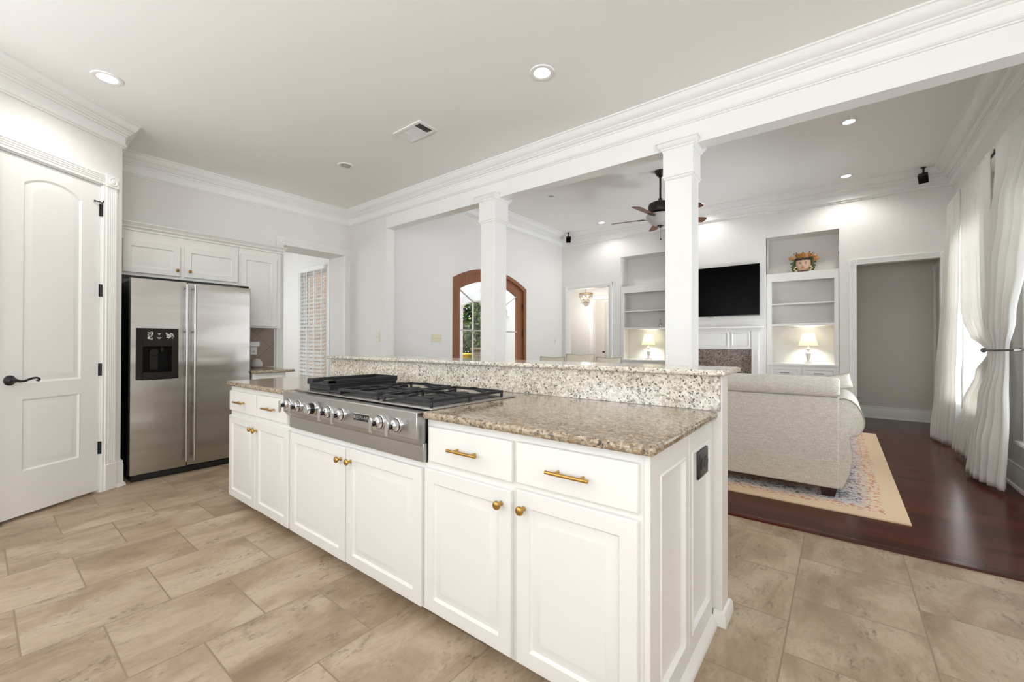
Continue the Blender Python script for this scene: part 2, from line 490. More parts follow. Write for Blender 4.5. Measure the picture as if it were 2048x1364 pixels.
M['darkleg'] = wood_brown('espresso_wood', srgb(34, 18, 13), srgb(56, 32, 24))
def diamond_tile():
    t = NT('diamond_backsplash')
    g = t.n('ShaderNodeNewGeometry'); sp = t.n('ShaderNodeSeparateXYZ'); t.l(g.outputs['Position'], sp.inputs[0])
    cb = t.n('ShaderNodeCombineXYZ'); t.l(sp.outputs['Y'], cb.inputs[0]); t.l(sp.outputs['Z'], cb.inputs[1])
    mp = t.n('ShaderNodeMapping'); mp.inputs['Rotation'].default_value = (0, 0, rad(45)); mp.inputs['Location'].default_value = (.05, .02, 0); t.l(cb.outputs[0], mp.inputs['Vector'])
    br = t.n('ShaderNodeTexBrick'); br.offset = 0; t.l(mp.outputs[0], br.inputs['Vector'])
    br.inputs['Scale'].default_value = 1; br.inputs['Brick Width'].default_value = .2; br.inputs['Row Height'].default_value = .2; br.inputs['Mortar Size'].default_value = .003
    br.inputs['Color1'].default_value = srgb(128, 112, 96); br.inputs['Color2'].default_value = srgb(146, 128, 108); br.inputs['Mortar'].default_value = srgb(100, 86, 72)
    n = t.noise(t.pos(), 14, 5)
    t.base(t.mix(t.math('MULTIPLY', n, .5), br.outputs['Color'], srgb(108, 92, 76))); t.set(Roughness=.4); return t.m
M['diamond'] = diamond_tile()
RUG = (-2.35, .37, 3.80, 7.35)
def rug_mat():
    t = NT('faded_rug'); t.set(Roughness=.95)
    g = t.n('ShaderNodeNewGeometry'); sp = t.n('ShaderNodeSeparateXYZ'); t.l(g.outputs['Position'], sp.inputs[0])
    X, Y = sp.outputs['X'], sp.outputs['Y']
    d = t.math('MINIMUM', t.math('MINIMUM', t.math('SUBTRACT', RUG[1], X), t.math('SUBTRACT', X, RUG[0])),
               t.math('MINIMUM', t.math('SUBTRACT', Y, RUG[2]), t.math('SUBTRACT', RUG[3], Y)))
    p = t.pos()
    d = t.math('ADD', d, t.math('MULTIPLY_ADD', t.noise(p, 6, 3), .10, -.05))
    base = t.ramp(t.math('MULTIPLY', d, 1.0), [(.05, srgb(226, 198, 164)), (.17, srgb(228, 202, 174)), (.24, srgb(214, 204, 198)), (.38, srgb(196, 192, 194)), (.47, srgb(226, 204, 178)), (.58, srgb(170, 170, 182)), (.85, srgb(92, 108, 140))])
    n1 = t.noise(p, 38, 3, .6); n2 = t.noise(p, 9, 3, .6, 1.5); n3 = t.noise(p, 70, 2)
    def band(lo, hi):
        a = t.math('GREATER_THAN', d, lo); b = t.math('LESS_THAN', d, hi); return t.math('MULTIPLY', a, b)
    def thr(n, x): return t.ramp(n, [(x, (0, 0, 0)), (x+.05, (1, 1, 1))])
    c = t.mix(t.math('MULTIPLY', t.math('MULTIPLY', thr(n1, .53), band(.12, .25)), .8), base, srgb(196, 118, 76))
    c = t.mix(t.math('MULTIPLY', t.math('MULTIPLY', t.math('MULTIPLY', thr(n1, .51), thr(n2, .45)), band(.25, .46)), .9), c, srgb(66, 68, 80))
    c = t.mix(t.math('MULTIPLY', t.math('MULTIPLY', thr(n1, .52), band(.44, .60)), .6), c, srgb(198, 126, 84))
    c = t.mix(t.math('MULTIPLY', t.math('MULTIPLY', thr(n2, .52), band(.5, 9)), .6), c, srgb(210, 190, 170))
    c = t.mix(t.math('MULTIPLY', t.math('MULTIPLY', thr(n3, .58), band(.18, 9)), .45), c, srgb(110, 84, 74))
    t.base(c); t.bump(n3, .3, .003)
    return t.m
M['rug'] = rug_mat()

# ================================================================== SETTING
KZ, LZ = 3.05, 3.53            # kitchen and living room ceiling heights
P0 = Vector((-4.774, .762)); PD = Vector((.565, -.825)); PN = Vector((.825, .565))
FX, RX, LX, FY, BY = -5.48, 1.175, -4.79, 7.9, 7.8
def S(name, mb, mat, parent=None, label=None, cat=None, **kw):
    return make(name, mb, mat, parent, kind='structure' if parent is None else None, label=label, cat=cat, **kw)

# floors
S('floor', MB().prism([(-9.0, -2.9), (2.7, -2.9), (2.7, 3.28), (-4.62, 3.28), (-4.62, 3.9), (-9.0, 3.9)], -.1, 0), M['tile'], label='beige stone look square tile floor of the kitchen', cat='floor', smooth=0)
S('floor_living', bx(-5.9, 1.4, 3.28, 10.9, -.1, .001), M['wood'], label='dark cherry plank wood floor of the living room', cat='floor', smooth=0)
S('trim_1', MB().prism_a([(3.265, 0), (3.27, .012), (3.30, .014), (3.32, .010), (3.325, 0)], -4.62, RX), M['wood'], label='dark wood threshold strip between tile and plank floor', cat='threshold')

# ceilings
S('ceiling', MB().box(-5.95, 2.6, -2.75, 3.3, KZ, KZ+.1), M['ceil'], label='white kitchen ceiling', cat='ceiling', smooth=0)
S('ceiling_living', MB().box(LX-.2, RX+.25, 3.3, FY+.4, LZ, LZ+.1), M['ceil'], label='taller white ceiling over the living room', cat='ceiling', smooth=0)
S('ceiling_hall', MB().box(-5.9, -3.53, FY+.1, 10.9, 2.75, 2.85), M['ceil'], label='ceiling of the side foyer behind the far left doorway', cat='ceiling', smooth=0)
S('ceiling_passage', MB().box(-.02, 1.3, FY+.1, 9.1, 2.6, 2.7), M['ceil'], label='ceiling of the dim passage behind the far right doorway', cat='ceiling', smooth=0)
S('ceiling_nook', MB().box(-9.2, FX-.4, -1.0, 3.7, 2.85, 2.95), M['ceil'], label='ceiling of the breakfast nook beside the refrigerator wall', cat='ceiling', smooth=0)

def wall_poly(fixed, t0, t1, axis, outer, holes):
    """wall slab as columns of boxes around rectangular holes. axis 'x' = wall at X in [t0,t1], u runs along Y"""
    mb = MB(); u0, u1, z0, z1 = outer
    us = sorted({u0, u1, *[h[0] for h in holes], *[h[1] for h in holes]})
    for a, b in zip(us, us[1:]):
        m = (a+b)/2; cur = z0; hs = sorted([h for h in holes if h[0] < m < h[1]], key=lambda h: h[2])
        spans = []
        for h in hs:
            if h[2] > cur: spans.append((cur, h[2]))
            cur = h[3]
        if cur < z1: spans.append((cur, z1))
        for s0, s1 in spans:
            if axis == 'x': mb.box(t0, t1, a, b, s0, s1)
            else: mb.box(a, b, t0, t1, s0, s1)
    return mb
# pantry wall (diagonal) and its neighbours
pxf = frame_xf((P0.x, P0.y, 0), (PD.x, PD.y, 0), (PN.x, PN.y, 0))   # a along wall, b out into kitchen, c up
DOOR_T = (.172, .804, 2.462)
mb = MB(pxf)
mb.box(0, DOOR_T[0]-.012, -.12, 0, 0, KZ); mb.box(DOOR_T[1]+.012, 1.62, -.12, 0, 0, KZ); mb.box(DOOR_T[0]-.012, DOOR_T[1]+.012, -.12, 0, DOOR_T[2]+.012, KZ)
mb.xf = lambda a, b, c: (a, b, c)
mb.box(FX, P0.x-.001, P0.y-.1, P0.y, 0, KZ)
e = P0+PD*1.62
mb.box(e.x-.12, e.x, -2.75, e.y, 0, KZ)
S('wall_pantry', mb, M['wall'], label='angled white pantry wall left of the refrigerator', cat='wall', smooth=0)
S('wall_pantry_inside', MB(pxf).box(-.1, 1.6, -.6, -.55, 0, KZ), M['wall'], label='inside of the pantry closet', cat='wall', smooth=0)
# refrigerator wall with opening to the nook
NOOK = (2.37, 3.20, 0, 2.425)
S('wall_refrigerator', wall_poly(0, FX-.40, FX, 'x', (P0.y-.2, 3.40, 0, KZ), [NOOK]), M['wall'], label='white kitchen wall behind the refrigerator with nook opening', cat='wall', smooth=0)
# divider: stub wall and beam
S('wall_divider', MB().box(FX, -4.625, 3.27, 3.398, 0, KZ), M['wall'], label='white stub wall between nook opening and living room', cat='wall', smooth=0)
S('beam', MB().box(-4.625, RX, 3.27, 3.398, 2.683, LZ+.05), M['trim'], label='long white beam crossing from the stub wall to the window wall', cat='beam', smooth=0)
# kitchen walls behind camera
S('wall_back', wall_poly(0, -2.75, -2.63, 'y', (-4.2, 2.6, 0, KZ), [(x-.8, x+.8, .75, 2.45) for x in (-2.9, -.9, 1.1)]), M['wall'], label='kitchen wall with added windows behind the camera', cat='wall', smooth=0)
S('wall_kitchen_side', wall_poly(0, 2.45, 2.6, 'x', (-2.75, 3.4, 0, KZ), [(y-.8, y+.8, .75, 2.45) for y in (-1.2,)]), M['wall'], label='kitchen side wall out of view', cat='wall', smooth=0)  # opening made for the added side window
S('wall_right_return', MB().box(RX, 2.6, 3.27, 3.398, 0, LZ+.05), M['wall'], label='return wall at the window end of the beam', cat='wall', smooth=0)
# living room right wall with two windows
WIN = [(3.76, 5.10, .42, 2.45), (5.86, 7.24, .42, 2.45)]
S('wall_right', wall_poly(0, RX, RX+.15, 'x', (3.398, FY+.1, 0, LZ), WIN), M['wall'], label='white living room wall with curtained windows', cat='wall', smooth=0)
# left wall with arched opening
A0, A1, ASP, ARISE = 4.613, 6.59, 2.236, .246
def arch_pts(y0, y1, zsp, rise, n=20, rev=False):
    """points along a segmental arch from (y0,zsp) to (y1,zsp)"""
    h = (y1-y0)/2; R = (h*h+rise*rise)/(2*rise); c = (y0+y1)/2; zc = zsp+rise-R
    th = math.asin(h/R)
    return [(c+R*math.sin(-th+2*th*k/n), zc+R*math.cos(-th+2*th*k/n)) for k in range(n+1)]
poly = [(3.39, 0), (A0, 0)] + arch_pts(A0, A1, ASP, ARISE) + [(A1, 0), (FY+.1, 0), (FY+.1, LZ), (3.39, LZ)]
S('wall_left', MB().prism_a(poly, LX-.18, LX), M['wall'], label='white living room wall with the arched front doors', cat='wall', smooth=0)
# far wall, chimney breast, niches
BRX0, BRX1 = -2.505, -.94
NL = (-3.435, -2.505); NR = (-.94, -.008); NZ = 2.915
DL = (-4.61, -3.693, 2.355); DR = (.192, 1.055, 2.352)
S('wall_far', wall_poly(0, FY, FY+.1, 'y', (LX-.1, RX+.1, 0, LZ),
   [(DL[0], DL[1], 0, DL[2]), (NL[0], NL[1], 0, NZ), (NR[0], NR[1], 0, NZ), (DR[0], DR[1], 0, DR[2])]), M['wall'], label='white far wall of the living room with two doorways', cat='wall', smooth=0)
S('wall_chimney', MB().box(BRX0, BRX1, BY, 8.34, 0, LZ), M['wall'], label='white chimney breast holding the television', cat='wall', smooth=0)
for nm, (a, b), lab in (('wall_niche', NL, 'recess of the left built-in bookcase'), ('wall_niche_beside_passage', NR, 'recess of the right built-in bookcase')):
    mb = MB(); mb.box(a-.08, b+.08, 8.26, 8.34, 0, NZ+.08); mb.box(a-.08, b+.08, FY+.1, 8.30, NZ, NZ+.08)
    mb.box(a-.08, a-(.004 if a > -1 else 0), FY+.1, 8.30, 0, NZ); mb.box(b+(.004 if a < -1 else 0), b+.08, FY+.1, 8.30, 0, NZ)
    S(nm, mb, M['wall'], label=lab, cat='wall', smooth=0)
# passage behind right doorway
mb = MB(); mb.box(0.08, 1.25, 9.0, 9.1, 0, 2.6); mb.box(.075, .125, FY+.1, 9.0, 0, 2.6); mb.box(1.13, 1.25, FY+.1, 9.0, 0, 2.6)
S('wall_passage', mb, M['hallwall'], label='dim greige walls of the passage behind the far right doorway', cat='wall', smooth=0)
# foyer behind left doorway
HD = (-4.80, -4.385, 2.28)
S('wall_foyer', wall_poly(0, 9.4, 9.52, 'y', (-5.8, -3.6, 0, 2.75), [(HD[0], HD[1], 0, HD[2])]), M['wall'], label='white foyer wall with an inner doorway, seen through the far left doorway', cat='wall', smooth=0)
mb = MB(); mb.box(-5.9, -5.8, FY+.1, 10.9, 0, 2.75); mb.box(-3.62, -3.53, FY+.1, 10.9, 0, 2.75); mb.box(-5.8, -3.53, 10.8, 10.9, 0, 2.75); mb.box(-5.8, LX-.1, FY, FY+.1, 0, 2.75)
S('wall_foyer_sides', mb, M['wall'], label='side and end walls of the foyer', cat='wall', smooth=0)
# nook
NWX = (-7.60, -6.70, .50, 2.50)
S('wall_nook', wall_poly(0, 3.6, 3.75, 'y', (-9.2, FX-.35, 0, 2.85), [NWX]), M['wall'], label='white nook wall with a blind covered window', cat='wall', smooth=0)
mb = wall_poly(0, -9.2, -9.05, 'x', (-1.0, 3.75, 0, 2.85), [(.9, 2.4, .8, 2.5)]); mb.box(-9.2, FX-.4, -1.1, -1.0, 0, 2.85)  # opening for the added, unseen nook window
S('wall_nook_sides', mb, M['wall'], label='other walls of the nook', cat='wall', smooth=0)

# crown mouldings
CROWN = [(0, 0), (.112, 0), (.112, .010), (.104, .013), (.098, .020), (.092, .034), (.080, .052), (.066, .064), (.058, .068), (.058, .078), (.050, .081), (.044, .092), (.036, .098), (.030, .100), (.030, .112), (.022, .116), (.018, .124), (.018, .176), (.026, .182), (.028, .190), (.022, .198), (.012, .202), (.012, .21), (0, .21)]
def crown(name, path, z, side, sx=1.0, sz=1.0, label=None):
    return S(name, MB().sweep([(o*sx, d*sz) for o, d in CROWN], path, side, z), M['trim'], label=label, cat='crown moulding', smooth=28)
e = P0+PD*1.62
crown('trim_2', [(e.x, -2.63), (e.x, e.y), (P0.x, P0.y), (FX, P0.y), (FX, 3.27), (2.45, 3.27), (2.45, -2.63)], KZ, -1, label='stepped white crown moulding around the kitchen ceiling')
crown('trim_3', [(LX, 3.40), (LX, FY), (BRX0, FY), (BRX0, BY), (BRX1, BY), (BRX1, FY), (RX, FY), (RX, 3.40)], LZ, -1, 1.8, 1.15, label='deep white crown moulding around the living room ceiling')
# baseboards
BASE = [(0, 0), (.014, 0), (.016, .012), (.014, .02), (.018, .03), (.018, .165), (.030, .172), (.034, .19), (0, .19)]
def baseboard(name, path, side, label, h=.19):
    k = h/.19
    return S(name, MB().sweep([(o, h-d*k if False else d*k) for o, d in BASE], path, side, h), M['trim'], label=label, cat='baseboard')
baseboard('baseboard_right', [(RX, FY), (RX, 3.40)], -1, 'white baseboard under the curtained windows')
baseboard('baseboard_passage', [(.125, 9.0), (1.13, 9.0), (1.13, FY+.12)], -1, 'white baseboard inside the dim passage')
baseboard('baseboard_left', [(LX, 3.40), (LX, A0-.02)], -1, 'white baseboard beside the arched front doors')
baseboard('baseboard_pantry', [tuple(P0+PD*.052), tuple(P0), (P0.x-.5, P0.y)], -1, 'white baseboard wrapping the pantry wall corner', .21)
baseboard('baseboard_divider', [(FX, 3.27), (-4.625, 3.27), (-4.625, 3.398)], -1, 'white baseboard of the stub wall')

# ---- fluted casing helpers (local frame: a across, b out, c up)
def flute_poly(w, t=.018, n=4):
    p = [(0, 0), (0, t-.003), (.003, t)]
    m = .013; step = (w-2*m)/n
    for k in range(n):
        a = m+k*step; g = step*.62; o = (step-g)/2
        p += [(a+o, t), (a+o+g*.25, t-.006), (a+o+g*.75, t-.006), (a+o+g, t)]
    return p+[(w-.003, t), (w, t-.003), (w, 0)]
def casing(name, xf, a0, a1, ztop, w=.085, plinth=.2, label=None, ros=True, plain=False):
    """door casing around opening a0..a1, head at ztop. Returns object"""
    st = MB(xf)
    fp = flute_poly(w) if not plain else [(0, 0), (0, .02), (.01, .022), (.055, .016), (.066, .010), (w, .010), (w, 0)]
    for s in (0, 1):
        off = a0-w if s == 0 else a1
        pl = [((off+p[0]) if s == 0 or not plain else off+w-p[0], p[1]) for p in fp]
        st.prism(pl, plinth, ztop if ros else ztop+w)
    root = S(name, st, M['trim'], label=label, cat='door casing', bev=0)
    hd = MB(xf)
    hx = a0 if ros else a0-w; hx1 = a1 if ros else a1+w
    hd.rings([[(hx, p[1], ztop+(p[0] if not plain else w-p[0])) for p in fp], [(hx1, p[1], ztop+(p[0] if not plain else w-p[0])) for p in fp]])
    make('head_casing', hd, M['trim'], root)
    for s in (0, 1):
        off = a0-w if s == 0 else a1
        if plinth: make('plinth_block', MB(xf).box(off-.004, off+w+.004, 0, .026, 0, plinth), M['trim'], root, bev=.004)
        if ros:
            r = MB(xf).box(off-.005, off+w+.005, 0, .024, ztop-.005, ztop+w+.005)
            r.lathe([(.034, .0239), (.034, .028), (.029, .031), (.025, .026), (.017, .026), (.014, .032), (.008, .034), (.0001, .034)], (off+w/2, 0, ztop+w/2), 24, 'b')
            make('rosette_block', r, M['trim'], root)
    return root
# ---- pantry door
casing('trim_4', pxf, DOOR_T[0]-.03, DOOR_T[1]+.03, DOOR_T[2]+.012, .088, .21, 'fluted white casing with rosette blocks around the pantry door')
door = S('door_1', MB(pxf).box(DOOR_T[0], DOOR_T[1], -.042, -.020, .022, DOOR_T[2]), M['trim'], label='white pantry door with arched upper panel and black lever', cat='door', bev=.001)
PI1 = (.305, .671, .921, 2.345); PI2 = (.311, .671, .318, .81)
fr = MB(pxf)
b0, b1 = -.0199, -.008
fr.box(DOOR_T[0], PI1[0], b0, b1, .022, DOOR_T[2]); fr.box(PI1[1], DOOR_T[1], b0, b1, .022, DOOR_T[2])
fr.box(PI1[0], PI1[1], b0, b1, .022, PI2[2]); fr.box(PI1[0], PI1[1], b0, b1, PI2[3], PI1[2])
zsp = 2.30-.002
tp = [(PI1[0], DOOR_T[2])] + [(y, z) for y, z in arch_pts(PI1[0], PI1[1], zsp, .065, 14)] + [(PI1[1], DOOR_T[2])]
fr.prism_b(tp, b0, b1)
make('stile_and_rail_frame', fr, M['trim'], door, bev=.0)
def door_panel(r, arch):
    pb = MB(lambda a, b, c: pxf(a, b-.0199, c))
    rs = []
    for d, h in ((0, .0118), (.012, .003), (.020, .003), (.050, .010), (.054, .010)):
        a0, a1, c0, c1 = r[0]+d, r[1]-d, r[2]+d, r[3]-d
        if arch: pts = [(a0, h, c0), (a1, h, c0)] + [(y, h, z) for y, z in reversed(arch_pts(a0, a1, c1-arch, arch*(1-d*2), 14))]
        else: pts = [(a0, h, c0), (a1, h, c0), (a1, h, c1), (a0, h, c1)]
        rs.append(pts)
    rs.insert(0, [(p[0], 0, p[2]) for p in rs[0]])
    return pb.rings(rs)
make('raised_panel', door_panel((PI1[0], PI1[1], PI1[2], zsp+.065), .065), M['trim'], door, smooth=20)
make('raised_panel', door_panel(PI2, 0), M['trim'], door, smooth=20)
jb = MB(pxf); jb.box(DOOR_T[0]-.012, DOOR_T[0]-.003, -.12, 0, 0, DOOR_T[2]+.012); jb.box(DOOR_T[1]+.003, DOOR_T[1]+.012, -.12, 0, 0, DOOR_T[2]+.012); jb.box(DOOR_T[0]-.012, DOOR_T[1]+.012, -.12, 0, DOOR_T[2]+.003, DOOR_T[2]+.012)
jb.box(DOOR_T[0]-.03, DOOR_T[0]-.012, -.001, .012, 0, DOOR_T[2]+.012); jb.box(DOOR_T[1]+.012, DOOR_T[1]+.03, -.001, .012, 0, DOOR_T[2]+.012)
make('jamb', jb, M['trim'], door)
for i, z in enumerate((.358, .984, 1.619, 2.265)):
    h = make('hinge', MB(pxf).lathe([(.0001, 0), (.009, .001), (.009, .098), (.0001, .1)], (.166, -.001, z-.05), 12).box(.155, .178, -.008, -.004, z-.05, z+.05), M['black'], door)
    if i == 3:
        s = MB(pxf).tube([(.166, .0, z+.055), (.168, .02, z+.07), (.185, .035, z+.068)], .004, 8).tube([(.166, 0, z+.055), (.185, .012, z+.06), (.215, .004, z+.06)], .004, 8)
        s.sphere(pxf and (.217, .0, z+.06), .007, 8, 6); make('hinge_stop', s, M['black'], h)
kz = .946
lv = MB(pxf).lathe([(.034, -.008), (.034, -.004), (.030, .000), (.018, .006), (.013, .012), (.012, .042), (.0001, .044)], (.742, 0, kz), 24, 'b')
make('door_rosette', lv, M['bronze'], door)
path = [(.742, .036, kz), (.72, .042, kz-.006), (.70, .044, kz-.007), (.675, .044, kz+.002), (.65, .044, kz+.010), (.632, .044, kz+.011), (.618, .044, kz+.006), (.613, .044, kz-.003), (.619, .044, kz-.010), (.627, .044, kz-.008), (.628, .044, kz-.002)]
make('lever_handle', MB(pxf).tube(path, [.010, .009, .008, .0075, .007, .007, .007, .007, .007, .006, .005], 10), M['bronze'], door)

# ---- nook opening casing
nxf = frame_xf((FX, 0, 0), (0, 1, 0), (1, 0, 0))
casing('trim_5', nxf, NOOK[0], NOOK[1]-.015, NOOK[3], .085, .2, 'fluted white casing around the opening to the nook')
# ---- far doorways
fxf = frame_xf((0, FY, 0), (1, 0, 0), (0, -1, 0))
casing('trim_6', fxf, DR[0], DR[1], DR[2], .082, .2, 'fluted white casing with rosettes around the dim passage doorway')
casing('trim_7', fxf, DL[0], DL[1], DL[2], .085, 0, 'plain white casing around the far left doorway with the chandelier', ros=False, plain=True)
hxf = frame_xf((0, 9.4, 0), (1, 0, 0), (0, -1, 0))
casing('trim_8', hxf, HD[0], HD[1], HD[2], .085, 0, 'white casing of the inner foyer doorway', ros=False, plain=True)
pxr = frame_xf((1.13, 0, 0), (0, 1, 0), (-1, 0, 0))
casing('trim_9', pxr, 8.1, 8.86, 2.3, .085, .2, 'fluted casing on the side wall inside the dim passage')
# door ajar inside foyer with a narrow glass light
dxf = frame_xf((-4.40, 9.57, 0), (-.60, .80, 0), (-.80, -.60, 0))
d3 = S('door_2', MB(dxf).box(0, .17, -.02, .02, .01, 2.26).box(.31, .72, -.02, .02, .01, 2.26).box(.17, .31, -.02, .02, .01, .62).box(.17, .31, -.02, .02, 1.95, 2.26), M['trim'], label='white foyer door standing ajar with a narrow glass light', cat='door')
make('glass_light', MB(dxf).box(.17, .31, -.004, .004, .62, 1.95), M['glass'], d3)
make('knob', MB(dxf).lathe([(.0001, 0), (.02, .002), (.012, .02), (.026, .04), (.024, .06), (.0001, .066)], (.66, .02, .98), 14, 'b'), M['bronze'], d3)

# ================================================================== WINDOWS, FRONT DOORS, OUTSIDE
def sash_window(name, xf, a0, a1, c0, c1, label, casing_w=.09, stool=True, muntins=True):
    """double hung window in local frame (b = into the room)"""
    fr = MB(xf); t = .045
    for q in ((a0, a0+t, c0, c1), (a1-t, a1, c0, c1), (a0, a1, c0, c0+t), (a0, a1, c1-t, c1)):
        fr.box(q[0], q[1], -.11, -.03, q[2], q[3])
    root = S(name, fr, M['trim'], label=label, cat='window')
    mid = (c0+c1)/2
    sash = MB(xf)
    for lo, hi, b in ((c0+t, mid+.02, -.06), (mid-.02, c1-t, -.09)):
        for q in ((a0+t, a0+t+.04, lo, hi), (a1-t-.04, a1-t, lo, hi), (a0+t, a1-t, lo, lo+.04), (a0+t, a1-t, hi-.04, hi)):
            sash.box(q[0], q[1], b-.02, b+.01, q[2], q[3])
        if muntins:
            for k in (1, 2):
                a = a0+t+(a1-a0-2*t)*k/3; sash.box(a-.009, a+.009, b-.012, b+.006, lo, hi)
            z = (lo+hi)/2; sash.box(a0+t, a1-t, b-.012, b+.006, z-.009, z+.009)
    make('sash', sash, M['trim'], root)
    make('pane', MB(xf).box(a0+t, a1-t, -.079, -.075, c0+t, c1-t), M['glass'], root)
    cs = MB(xf); fp = flute_poly(casing_w)
    for off in (a0-casing_w, a1): cs.prism([(off+p[0], p[1]) for p in fp], c0, c1)
    cs.rings([[(a0-casing_w, p[1], c1+p[0]) for p in fp], [(a1+casing_w, p[1], c1+p[0]) for p in fp]])
    make('casing', cs, M['trim'], root)
    if stool:
        make('stool', MB(xf).box(a0-casing_w-.02, a1+casing_w+.02, -.03, .06, c0-.03, c0), M['trim'], root, bev=.006)
        ap = MB(xf); ap.rings([[(a0-casing_w, p[1], c0-.03-casing_w+p[0]) for p in fp], [(a1+casing_w, p[1], c0-.03-casing_w+p[0]) for p in fp]])
        make('apron', ap, M['trim'], root)
    return root
rxf = frame_xf((RX, 0, 0), (0, -1, 0), (-1, 0, 0))
for i, wn in enumerate(WIN):
    sash_window('window_%d' % (i+1), rxf, -wn[1], -wn[0], wn[2], wn[3], ('white window at the near end of the living room window wall', 'white window between the far curtain and the tied back curtains')[i])
kxf = frame_xf((0, -2.63, 0), (-1, 0, 0), (0, 1, 0))
for i, x in enumerate((-2.9, -.9, 1.1)):  # unseen windows, added as the source of kitchen daylight
    sash_window('window_%d' % (i+3), kxf, -x-.8, -x+.8, .75, 2.45, ('added kitchen window behind the camera, beside the pantry', 'middle added kitchen window behind the camera', 'added kitchen window behind the camera, far from the pantry')[i], muntins=False)
kzf = frame_xf((2.45, 0, 0), (0, -1, 0), (-1, 0, 0))
for i, y in enumerate((-1.2,)):  # unseen window, added to go with the extra side light
    sash_window('window_%d' % (i+7), kzf, -y-.8, -y+.8, .75, 2.45, ('added rear side window of the kitchen, out of view', 'added side window of the kitchen, out of view near the beam')[i], muntins=False)
wxf = frame_xf((0, 3.6, 0), (1, 0, 0), (0, -1, 0))
sash_window('window_6', wxf, NWX[0], NWX[1], NWX[2], NWX[3], 'white nook window behind the slatted blind, seen through the kitchen opening')
# blind in nook window
bl = thing('window_blind', 'white slatted blind hanging in the nook window', 'window blind', ((NWX[0]+NWX[1])/2, 3.58, NWX[2]))
make('headrail', MB(wxf).box(NWX[0]+.01, NWX[1]-.01, .006, .066, 2.43, 2.50), M['trim'], bl, bev=.003)
n = 29
for i in range(n):
    z = 2.40-(2.40-.60)*i/(n-1); a = rad(36)
    c, s_ = .030*math.cos(a), .030*math.sin(a)
    sl = MB(wxf); sl.rings([[(x, .036-c, z+s_), (x, .036, z+.003), (x, .036+c, z-s_), (x, .036, z-.001)] for x in (NWX[0]+.015, NWX[1]-.015)])
    make('slat', sl, M['slat'], bl, smooth=0)
make('bottom_rail', MB(wxf).box(NWX[0]+.012, NWX[1]-.012, .014, .058, .545, .575), M['trim'], bl, bev=.003)
for k in (.08, .36, .64, .92):
    x = NWX[0]+(NWX[1]-NWX[0])*k
    make('ladder_tape', MB(wxf).box(x-.012, x+.012, .0655, .0665, .56, 2.44), M['slat'], bl)
# what stands outside the nook window: a sunlit brick wall with a window frame
tag(make('brick_wall_outside', bx(-11.5, -6.2, 5.6, 5.8, -.1, 3.4), M['brick'], kind='structure'), 'sunlit brown brick wall outside the nook window', 'brick wall')
tag(make('ground_outside', bx(-26, -5.9, 3.9, 26, -.3, -.1), M['ground'], kind='structure'), 'grass and ground outside the front doors', 'ground')
# front doors (double, arched)
lxf = frame_xf((LX, 0, 0), (0, 1, 0), (1, 0, 0))
def arch_band(mb, y0, y1, zs, rise, w, b0, b1, zbot=0.0, n=20):
    """frame that follows the arch, w wide, outer edge y0..y1"""
    o = [(y0, zbot)] + arch_pts(y0, y1, zs, rise, n) + [(y1, zbot)]
    k = (y1-y0-2*w)/(y1-y0)
    i_ = [(y0+w, zbot)] + arch_pts(y0+w, y1-w, zs-w*.78, rise*k, n) + [(y1-w, zbot)]
    for p, q, p2, q2 in zip(o, o[1:], i_, i_[1:]):
        mb.rings([[(p[0], b0, p[1]), (q[0], b0, q[1]), (q2[0], b0, q2[1]), (p2[0], b0, p2[1])], [(p[0], b1, p[1]), (q[0], b1, q[1]), (q2[0], b1, q2[1]), (p2[0], b1, p2[1])]])
    return mb
fd = S('door_3', arch_band(MB(lxf), A0+.002, A1-.002, ASP-.002, ARISE, .055, -.16, -.012), M['mahog'], label='arched brown wood frame of the double front doors with glass', cat='door', smooth=30)
YM = (A0+A1)/2
def leaf_zone(y, off):
    """height of the arch (inset by off) at y"""
    y0, y1, zs, k = A0+off, A1-off, ASP-off*.78, (A1-A0-2*off)/(A1-A0)
    h = (y1-y0)/2; r_ = ARISE*k; R = (h*h+r_*r_)/(2*r_)
    return zs+r_-R+math.sqrt(max(0, R*R-(y-YM)**2))
